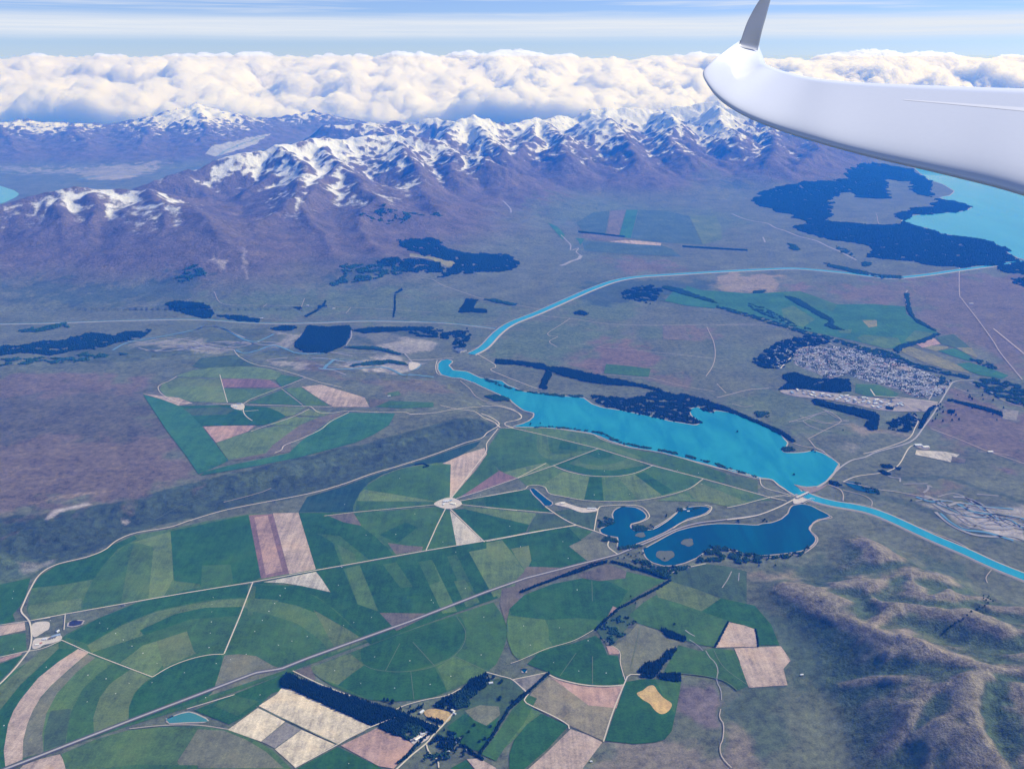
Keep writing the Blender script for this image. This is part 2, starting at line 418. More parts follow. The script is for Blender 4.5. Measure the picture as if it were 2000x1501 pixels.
def spline(pts, closed=False, n=8):
    """Catmull-Rom through the pixel points"""
    P = [np.array(p, float) for p in pts]; out = []; N = len(P)
    rng_ = range(N if closed else N - 1)
    for i in rng_:
        p1, p2 = P[i], P[(i + 1) % N]
        p0 = P[(i - 1) % N] if closed or i > 0 else 2 * p1 - p2
        p3 = P[(i + 2) % N] if closed or i < N - 2 else 2 * p2 - p1
        for k in range(n):
            t = k / n
            out.append(0.5 * ((2 * p1) + (-p0 + p2) * t + (2 * p0 - 5 * p1 + 4 * p2 - p3) * t * t + (-p0 + 3 * p1 - 3 * p2 + p3) * t ** 3))
    if not closed: out.append(P[-1])
    return np.array(out)
# the photo was measured on enlarged crops: (x0, y0, enlargement)
RG = {0: (0, 0, 1.0), 1: (0, 1100, 3.753), 2: (500, 1100, 3.753), 3: (1000, 1100, 3.753), 4: (1470, 1000, 3.753), 5: (0, 750, 3.753),
      6: (480, 780, 3.753), 7: (950, 780, 3.753), 8: (1420, 720, 3.753), 9: (1400, 540, 3.3333), 10: (800, 420, 3.3333),
      11: (250, 540, 3.3333), 12: (1400, 250, 3.3333), 13: (0, 80, 2.857), 14: (650, 80, 2.857)}
def px(reg, s):
    a = [float(v) for v in s.replace(',', ' ').split()]
    x0, y0, k = RG[reg]
    return [(x0 + a[i] / k, y0 + a[i + 1] / k) for i in range(0, len(a), 2)]
LAYER = [0]
def near_relief(P):
    c = P.mean(0); return abs(float(np.ptp(H(P[:, 0], P[:, 1])))) > 0.5
def sheet(name, world_poly, mat, dz, step=None):
    """a thin ground sheet that follows the relief"""
    P = np.asarray(world_poly, float)
    L = np.hypot(*(np.roll(P, -1, 0) - P).T)
    rel = near_relief(P) or step
    pts = []
    sp = step or 60.0
    for i in range(len(P)):
        n = max(1, int(L[i] / sp)) if rel else 1
        for k in range(n): pts.append(P[i] + (P[(i + 1) % len(P)] - P[i]) * k / n)
    nb = len(pts)
    if rel:
        x0, y0 = P.min(0); x1, y1 = P.max(0)
        gx, gy = np.meshgrid(np.arange(x0 + sp / 2, x1, sp), np.arange(y0 + sp / 2, y1, sp)); gx = gx.ravel(); gy = gy.ravel()
        k = inside(gx, gy, P) & (dist_line(gx, gy, P, True) > sp * 0.35)
        pts += list(np.stack([gx[k], gy[k]], 1))
    vv, _, ff, _, _, _ = delaunay_2d_cdt([Vector((float(a), float(b))) for a, b in pts], [], [list(range(nb))], 1, 0.01)
    V = np.array([(v.x, v.y) for v in vv]); z = H(V[:, 0], V[:, 1]) + dz
    return link_mesh(name, np.column_stack([V, z]), [tuple(f) for f in ff], mat)
def ribbon_pts(P, w):
    P = np.asarray(P, float); T = np.gradient(P, axis=0); T /= (np.hypot(T[:, 0], T[:, 1])[:, None] + 1e-9)
    Nn = np.column_stack([-T[:, 1], T[:, 0]]); ww = np.reshape(np.broadcast_to(w, len(P)), (-1, 1)) / 2
    return P + Nn * ww, P - Nn * ww
def resample(P, step):
    P = np.asarray(P, float); s = np.r_[0, np.cumsum(np.hypot(*np.diff(P, axis=0).T))]; n = max(2, int(s[-1] / step) + 1)
    q = np.linspace(0, s[-1], n); return np.column_stack([np.interp(q, s, P[:, 0]), np.interp(q, s, P[:, 1])])
def ribbon(name, world_line, w, mat, dz, step=30, lift=0.0, shoulder=0.0):
    P = resample(world_line, step); A, B = ribbon_pts(P, w)
    zA = H(A[:, 0], A[:, 1]) + dz; zB = H(B[:, 0], B[:, 1]) + dz
    zc = np.maximum(zA, zB); n = len(P)
    V = list(np.column_stack([A, zc])) + list(np.column_stack([B, zc])); F = [(i, n + i, n + i + 1, i + 1) for i in range(n - 1)]
    if shoulder:
        A2, B2 = ribbon_pts(P, w + 2 * shoulder)
        V += list(np.column_stack([A2, H(A2[:, 0], A2[:, 1]) - 1])) + list(np.column_stack([B2, H(B2[:, 0], B2[:, 1]) - 1]))
        F += [(2 * n + i, i, i + 1, 2 * n + i + 1) for i in range(n - 1)] + [(n + i, 3 * n + i, 3 * n + i + 1, n + i + 1) for i in range(n - 1)]
    return link_mesh(name, V, F, mat)

# ------------------------------------------------------------------ the ground, hills and mountains as one relief, cut by kind
na = 1150
az = np.linspace(R(-47), R(47), na)
r1 = 2250 * np.exp(np.arange(0, 1000) * 0.0032); r1 = r1[r1 < 11600]
r2 = r1[-1] * np.exp(np.arange(1, 900) * 0.0023); r2 = r2[r2 < 45000]
rr = np.r_[r1, r2]; nr = len(rr)
AZ, RR = np.meshgrid(az, rr)
GX = RR * np.sin(AZ); GY = np.minimum(RR * np.cos(AZ), 40500)
GX = np.clip(GX, -27000, 27000)
GH = H(GX, GY)
# soft ground patches: (colour, edge wobble in metres, amount, crop, points)
C_TUS = (0.104, 0.118, 0.072); C_PUR = (0.136, 0.101, 0.088); C_GRN = (0.060, 0.088, 0.050); C_DGR = (0.035, 0.062, 0.048)
C_BRN = (0.185, 0.158, 0.125); C_PBR = (0.135, 0.112, 0.112); C_GRV = (0.34, 0.31, 0.30); C_OLV = (0.115, 0.120, 0.075); C_RED = (0.165, 0.100, 0.090); C_TAN = (0.27, 0.215, 0.155); C_DRK = (0.044, 0.066, 0.038)
C_GB = (0.085, 0.124, 0.060)
PAINT = [
 # terrace scarp, river flats, upper plain
 (C_DRK, 16, .97, 0, "-400 1080 0 1008 90 1003 250 975 390 940 480 917 640 882 770 850 870 822 930 812 975 832 950 852 850 885 725 924 600 968 490 984 370 1014 250 1044 170 1084 100 1105 45 1142 0 1150 -400 1240"),
 (C_GB, 60, .7, 0, "0 1085 90 1085 130 1078 100 1105 45 1135 0 1145 -200 1160 -200 1090"),
 (C_GB, 40, .45, 0, "440 925 640 890 800 855 870 835 800 870 640 915 500 950"),
 (C_PUR, 200, .8, 0, "-400 760 0 735 150 722 280 745 385 940 250 975 90 1000 0 1006 -400 1040"),
 (C_DRK, 120, .45, 0, "-200 765 60 770 240 760 300 780 330 850 250 860 100 850 -200 880"),
 (C_TAN, 25, .6, 5, "400 830 560 790 830 780 650 815 430 850 250 880 200 880"),
 (C_GRV, 14, .95, 5, "320 985 400 915 520 895 640 865 690 875 560 910 440 940 340 1000"),
 (C_GRV, 12, .8, 5, "895 985 940 980 960 1010 930 1025 900 1010"),
 (C_GRV, 30, .45, 5, "90 1310 250 1290 440 1265 430 1300 260 1370 120 1350"),
 (C_RED, 60, .35, 0, "560 690 700 740 860 745 900 770 780 775 700 745 600 720"),
 # braided river flats left of the head of the lake
 (C_GRV, 90, .5, 11, "0 440 280 410 450 420 690 480 560 510 300 440 0 470"),
 (C_GRV, 60, .6, 11, "900 545 1040 530 1210 580 1120 605 980 590"),
 (C_GRV, 60, .75, 11, "1600 520 1700 500 1820 540 1900 570 1850 610 1740 625 1560 610 1640 570 1800 560 1720 540 1620 545"),
 (C_GRV, 50, .65, 11, "1340 560 1480 540 1640 560 1560 620 1380 600"),
 (C_GRV, 60, .5, 11, "930 350 1090 370 1170 340 1110 420 1060 470 900 470 780 510 850 460 1050 400"),
 (C_GRV, 50, .6, 11, "1460 370 1560 400 1650 470 1800 500 1989 480 1989 430 1800 390 1600 350"),
 (C_DRK, 60, .5, 11, "0 440 340 450 440 470 330 510 0 560 -400 560 -400 470"),
 (C_DRK, 70, .5, 0, "430 645 530 640 500 665 610 690 560 700 450 680 380 660"),
 (C_DRK, 60, .6, 0, "690 650 760 640 850 650 770 668 700 672"),
 # mid plain
 (C_GB, 250, .75, 10, "600 720 800 660 1000 680 1380 720 1260 830 1050 950 880 1000 560 930 450 890"),
 (C_GB, 250, .6, 0, "320 600 500 570 760 560 960 590 1000 612 960 632 700 620 420 612"),
 (C_GRN, 180, .5, 0, "640 570 720 560 860 550 840 565 700 575"),
 (C_TUS, 200, .5, 10, "0 90 300 170 900 130 1050 200 1100 300 900 400 700 380 500 200"),
 (C_RED, 130, .6, 10, "1280 790 1500 795 1500 870 1630 880 1560 990 1330 1000 1240 1030 1030 1000 1180 900"),
 (C_RED, 80, .5, 10, "1790 725 1989 730 1989 820 1830 815"),
 (C_RED, 80, .45, 10, "1540 1050 1830 1040 1770 1120 1560 1080"),
 (C_GB, 50, .6, 10, "1510 725 1650 725 1640 810 1510 795"),
 (C_GB, 120, .7, 10, "1050 540 1300 560 1520 570 1400 690 1200 680 950 640"),
 (C_TUS, 60, .7, 10, "560 990 890 1020 860 1110 700 1080"),
 (C_TUS, 60, .7, 10, "930 1040 1640 1150 1300 1190 900 1120"),
 (C_DGR, 150, .7, 0, "1130 600 1140 545 1400 545 1380 570 1300 580"),
 (C_RED, 200, .45, 0, "1180 500 1260 505 1360 525 1300 532 1220 535"),
 (C_TAN, 120, .7, 12, "0 960 130 950 420 960 450 1000 380 1070 200 1060 150 1100 0 1050"),
 (C_RED, 80, .6, 12, "450 1020 560 1000 650 1040 580 1060 500 1080"),
 (C_RED, 250, .5, 9, "700 60 1180 40 1240 120 1220 190 800 170"),
 (C_PUR, 300, .75, 9, "1200 30 1500 -20 2200 0 2200 700 1989 680 1700 520 1440 370 1260 240"),
 (C_PUR, 200, .85, 9, "1530 700 1700 740 1850 870 2200 860 2200 1260 1989 1230 1740 1180 1400 1020 1380 990"),
 (C_GB, 150, .6, 9, "0 790 300 730 620 800 900 870 960 960 700 1000 460 1060 300 950 100 870"),
 (C_TAN, 60, .6, 9, "850 980 1000 970 1250 1030 1160 1060 960 1020"),
 (C_GRV, 40, .5, 9, "780 1110 840 1080 920 1100 930 1140 860 1150"),
 (C_TUS, 120, .5, 9, "640 1060 960 1000 1240 1050 1000 1150 800 1220"),
 # river bed lower right
 (C_GRV, 60, .62, 8, "1400 1010 1680 1000 1900 980 2200 1000 2200 1200 1800 1170 1560 1060"),
 (C_GRV, 30, .8, 8, "1640 1080 1860 1100 1989 1130 2200 1200 2200 1260 1850 1180"),
 (C_RED, 80, .4, 8, "1250 870 1480 880 1600 850 1800 870 1700 920 1500 960 1250 930"),
 (C_DRK, 26, .65, 8, "1290 800 1500 790 1740 810 1989 900 2200 980 2200 1010 1989 930 1740 850 1500 815 1330 840"),
 (C_DRK, 24, .6, 8, "780 840 1000 890 1300 960 1480 1020 1700 1130 2000 1240 1989 1290 1700 1170 1470 1060 1280 1000 1000 940 800 870"),
 (C_DRK, 24, .5, 8, "1560 1010 1800 1030 2100 1060 2100 1080 1800 1050 1600 1035"),
 # far plain below the ranges
 (C_GB, 400, .5, 0, "1000 400 1130 380 1230 400 1400 410 1480 430 1400 470 1130 440"),
 (C_TUS, 300, .6, 0, "1360 330 1480 340 1560 360 1480 390 1560 470 1440 420 1340 380"),
 (C_DGR, 160, .5, 0, "1380 350 1440 350 1480 365 1430 372"),
 (C_DGR, 150, .6, 0, "640 545 700 520 760 500 800 520 770 535 690 550 640 560 600 560"),
 (C_DGR, 220, .55, 0, "0 560 100 540 200 560 340 535 420 560 330 590 150 590 0 580"),
 (C_DGR, 120, .6, 13, "1000 1270 1100 1260 1140 1310 1050 1340 900 1360 850 1340"),
 (C_GRV, 50, .8, 13, "1180 1205 1250 1215 1255 1270 1230 1290 1200 1240"),
 (C_GRV, 40, .6, 13, "1355 1140 1375 1160 1375 1260 1390 1330 1375 1330 1350 1240"),
 (C_GRV, 300, .55, 0, "-200 330 120 338 230 350 270 345 320 318 280 318 120 330"),
 (C_GRV, 150, .9, 0, "412 300 420 285 470 276 520 268 490 283 440 300 425 306"),
 (C_GRV, 150, .6, 0, "160 350 200 343 270 342 240 350 200 352"),
 # paddock country bottom right, valley floors between the brown hills
 (C_PBR, 30, .95, 3, "1240 910 1480 900 1530 1000 1510 1180 1350 1170 1220 1090"),
 (C_BRN, 80, .75, 3, "640 1330 1050 1330 1500 1260 1700 1300 1989 1500 1989 1700 500 1700 530 1480"),
 (C_BRN, 60, .6, 3, "1560 1150 1640 1140 1720 1300 1800 1500 1500 1500 1400 1300"),
 (C_GRN, 60, .7, 3, "1540 960 1700 940 1989 900 1989 1500 1850 1480 1700 1270 1560 1080"),
 (C_GRN, 90, .9, 4, "0 860 40 640 300 780 480 660 560 720 700 900 900 1000 1200 1120 1300 1240 1000 1250 600 1260 300 1300 150 1100"),
 (C_GRN, 70, .8, 4, "80 400 500 290 680 460 1000 420 760 480 620 500 660 640 500 540 300 430"),
 (C_GRN, 60, .7, 4, "1180 300 1500 330 1560 420 1400 460 1250 430"),
 (C_GRN, 60, .6, 4, "1400 760 1660 640 1640 700 1560 780"),
 (C_GRN, 80, .65, 4, "1250 1500 1300 1250 1500 1130 1750 1180 1989 1230 1989 1800 1300 1800"),
 (C_TAN, 70, .5, 4, "0 500 150 400 320 480 500 570 1100 560 1300 620 1200 640 760 640 560 580 200 500 0 560"),
 (C_TAN, 80, .5, 4, "800 800 1000 780 1200 800 1400 930 1500 1020 1989 1130 1989 1200 1500 1110 1100 960 880 890"),
]
COLV = np.empty(GX.shape + (3,), np.float32)
nb_ = fbm(GX, GY, 2600, 4, 51)[..., None]; nb2 = fbm(GX, GY, 600, 4, 52)[..., None]
COLV[:] = np.array(C_TUS); COLV *= (1 + 0.16 * nb2); COLV = COLV * (1 - 0.35 * sstep(nb_, 0, .9)) + np.array(C_GB) * 0.35 * sstep(nb_, 0, .9)
# bare, redder and darker ground higher up the ranges
mh = GF.sample(GX, GY); alt = sstep(mh, 12, 260)[..., None]
rock = np.array((0.118, 0.092, 0.086)) * (1 + .25 * fbm(GX, GY, 420, 4, 88)[..., None])
COLV = (COLV * (1 - alt * .9) + rock * alt * .9).astype(np.float32)
WXN = fbm(GX, GY, 260, 4, 71); WYN = fbm(GX, GY, 260, 4, 72)
for c, wob_, amt, reg, s in PAINT:
    P = place(px(reg, s))
    x0, y0 = P.min(0) - 3 * wob_; x1, y1 = P.max(0) + 3 * wob_
    m = (GX > x0) & (GX < x1) & (GY > y0) & (GY < y1)
    if not m.any(): continue
    x = GX[m] + WXN[m] * wob_ * 1.3; y = GY[m] + WYN[m] * wob_ * 2.0
    ins = inside(x, y, P); d = dist_line(x, y, P, True)
    k = np.where(ins, sstep(d, -wob_ * .3, wob_ * .7), sstep(-d, -wob_ * .4, 0) * .4)[:, None] * amt
    COLV[m] = COLV[m] * (1 - k) + np.array(c, np.float32) * k
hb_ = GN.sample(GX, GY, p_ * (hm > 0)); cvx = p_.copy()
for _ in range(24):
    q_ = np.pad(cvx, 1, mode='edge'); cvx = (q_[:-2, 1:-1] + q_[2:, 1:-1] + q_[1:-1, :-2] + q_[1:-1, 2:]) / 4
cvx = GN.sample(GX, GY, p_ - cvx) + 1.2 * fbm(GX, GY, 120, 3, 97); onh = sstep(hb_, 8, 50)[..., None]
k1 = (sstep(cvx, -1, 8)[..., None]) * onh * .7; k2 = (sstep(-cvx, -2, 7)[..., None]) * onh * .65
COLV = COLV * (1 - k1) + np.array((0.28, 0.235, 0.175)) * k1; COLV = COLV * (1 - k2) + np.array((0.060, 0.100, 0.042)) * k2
# snow cover: height, hollows and slope
def blur(a, n):
    for _ in range(n):
        q = np.pad(a, 1, mode='edge'); a = (q[:-2, 1:-1] + q[2:, 1:-1] + q[1:-1, :-2] + q[1:-1, 2:]) / 4
    return a
gy_, gx_ = np.gradient(GF.h, 40.0); slope = np.hypot(gx_, gy_); conc = GF.h - blur(GF.h, 14)
far = sstep(GF.Y, 15500, 24000)
snow = (GF.h - (655 - 20 * far)) / 190 + fbm(GF.X, GF.Y, 900, 4, 91) * 0.8 - sstep(slope, .42, 1.0) * 1.5 - conc / 26 + fbm(GF.X, GF.Y, 150, 3, 95) * .6
snow = np.where(GF.h < 380, -1, snow) - .15
SNV = np.where(mh > 5, GF.sample(GX, GY, snow), -9).astype(np.float32)
gm_, gt, gb = material('ground', 0.95, 0.06)
geo = gt.new('ShaderNodeNewGeometry').outputs['Position']
at_c = gt.new('ShaderNodeAttribute', {'attribute_name': 'Col'}).outputs['Color']
at_r = gt.new('ShaderNodeAttribute', {'attribute_name': 'rug'}).outputs['Fac']
at_s = gt.new('ShaderNodeAttribute', {'attribute_name': 'snow'}).outputs['Fac']
n1 = gt.noise(geo, 0.0035, 6, 0.65, 0.1); n2 = gt.noise(geo, 0.022, 5, 0.7); n3 = gt.noise(geo, 0.11, 3, 0.7)
strk = gt.noise(gt.new('ShaderNodeMapping', None, Vector=geo, Rotation=(0, 0, R(12)), Scale=(0.25, 1.0, 0.3)).outputs[0], 0.012, 4, 0.6, 0.8)
def ctr(n, k): return gt.math('MULTIPLY', gt.math('SUBTRACT', n, 0.5), k)
f = gt.math('ADD', 1.0, ctr(n1, 1.2)); f = gt.math('ADD', f, ctr(n2, 2.4)); f = gt.math('ADD', f, ctr(n3, 1.5)); f = gt.math('ADD', f, ctr(strk, .35))
f = gt.math('MINIMUM', gt.math('MAXIMUM', f, 0.25), 1.9)
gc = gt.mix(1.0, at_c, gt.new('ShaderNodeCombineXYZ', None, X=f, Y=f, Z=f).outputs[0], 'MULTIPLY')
sn = gt.ramp(gt.math('ADD', at_s, gt.math('MULTIPLY', gt.math('SUBTRACT', gt.noise(geo, 0.017, 6, 0.8), 0.5), 3.0)), -0.30, 0.75)
gt.l.new(gt.mix(sn, gc, (0.66, 0.68, 0.72)), gb.inputs['Base Color'])
gt.l.new(gt.new('ShaderNodeBump', None, Height=gt.math('ADD', n1, gt.math('ADD', gt.math('MULTIPLY', n2, 0.5), gt.math('MULTIPLY', n3, 0.08))), Strength=gt.math('ADD', 0.12, gt.math('MULTIPLY', at_r, 0.5)), Distance=85.0).outputs[0], gb.inputs['Normal'])
MATS['ground'] = gm_

idx = np.arange(nr * na).reshape(nr, na)
Q = np.stack([idx[:-1, :-1], idx[:-1, 1:], idx[1:, 1:], idx[1:, :-1]], -1).reshape(-1, 4)
V = np.stack([GX, GY, GH], -1).reshape(-1, 3); CV = COLV.reshape(-1, 3); SV = SNV.ravel(); RUG = np.clip(sstep(hb_, 4, 40) + sstep(mh, 20, 200) + .5 * ((GN.sample(GX, GY, (ter > 3) & (ter < TZ - 3)) > .5)), 0, 1).astype(np.float32).ravel()
mq = mh.ravel()[Q].max(1) > 22
hq = (GN.sample(GX, GY, (p_ * (hm > 0))).ravel()[Q].max(1) > 7) & ~mq
for nm, sel, lab, cat in (('ground', ~(mq | hq), 'broad brown and green tussock plain under the aircraft', 'ground'),
                     ('mountains', mq, 'long snow-capped mountain ranges beyond the plain', 'mountains'),
                     ('hills', hq, 'smooth brown grassy hills at the lower right', 'hills')):
    q = Q[sel]; used, inv = np.unique(q, return_inverse=True)
    o = link_mesh(nm, V[used], inv.reshape(-1, 4), gm_, smooth=True)
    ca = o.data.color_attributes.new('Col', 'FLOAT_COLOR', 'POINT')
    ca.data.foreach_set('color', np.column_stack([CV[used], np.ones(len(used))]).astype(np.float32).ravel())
    sa = o.data.attributes.new('snow', 'FLOAT', 'POINT'); sa.data.foreach_set('value', SV[used])
    ra_ = o.data.attributes.new('rug', 'FLOAT', 'POINT'); ra_.data.foreach_set('value', RUG[used])
    struct(o)
# ------------------------------------------------------------------ fields
FC = {  # name: (albedo, drill-line strength)
 'dg': ((0.024, 0.086, 0.010), .14), 'g': ((0.044, 0.108, 0.016), .14), 'mg': ((0.070, 0.132, 0.026), .16), 'lg': ((0.102, 0.158, 0.042), .16),
 'og': ((0.100, 0.142, 0.040), .16), 'og2': ((0.140, 0.148, 0.085), .14), 'bd': ((0.052, 0.090, 0.034), .2), 'pd': ((0.125, 0.110, 0.080), .2),
 'tn': ((0.36, 0.285, 0.235), .25), 'cr': ((0.52, 0.455, 0.345), .25), 'pk': ((0.33, 0.225, 0.185), .22), 'pu': ((0.165, 0.105, 0.100), .2),
 'gy': ((0.20, 0.19, 0.165), .25), 'sd': ((0.42, 0.30, 0.12), .2), 'dgb': ((0.034, 0.116, 0.040), .12), 'far': ((0.060, 0.098, 0.070), .12), 'br': ((0.205, 0.185, 0.115), .16), 'sc': ((0.020, 0.055, 0.034), .25), 'yl': ((0.17, 0.17, 0.065), .14), 'ow': ((0.42, 0.39, 0.34), .3)}
FWORD = {'dg': 'dark green irrigated', 'g': 'green irrigated', 'mg': 'mid green grazed', 'lg': 'light green grazed', 'og': 'olive green', 'og2': 'dull olive', 'bd': 'dark dull', 'pd': 'dull brown unirrigated',
 'tn': 'bare tan', 'cr': 'bare cream', 'pk': 'bare pinkish', 'pu': 'bare purple-brown', 'gy': 'grey fallow', 'sd': 'ochre sandy', 'dgb': 'blue-green irrigated', 'far': 'dull green', 'br': 'brown grazed', 'sc': 'dark rank', 'yl': 'yellow-green', 'ow': 'pale weedy'}
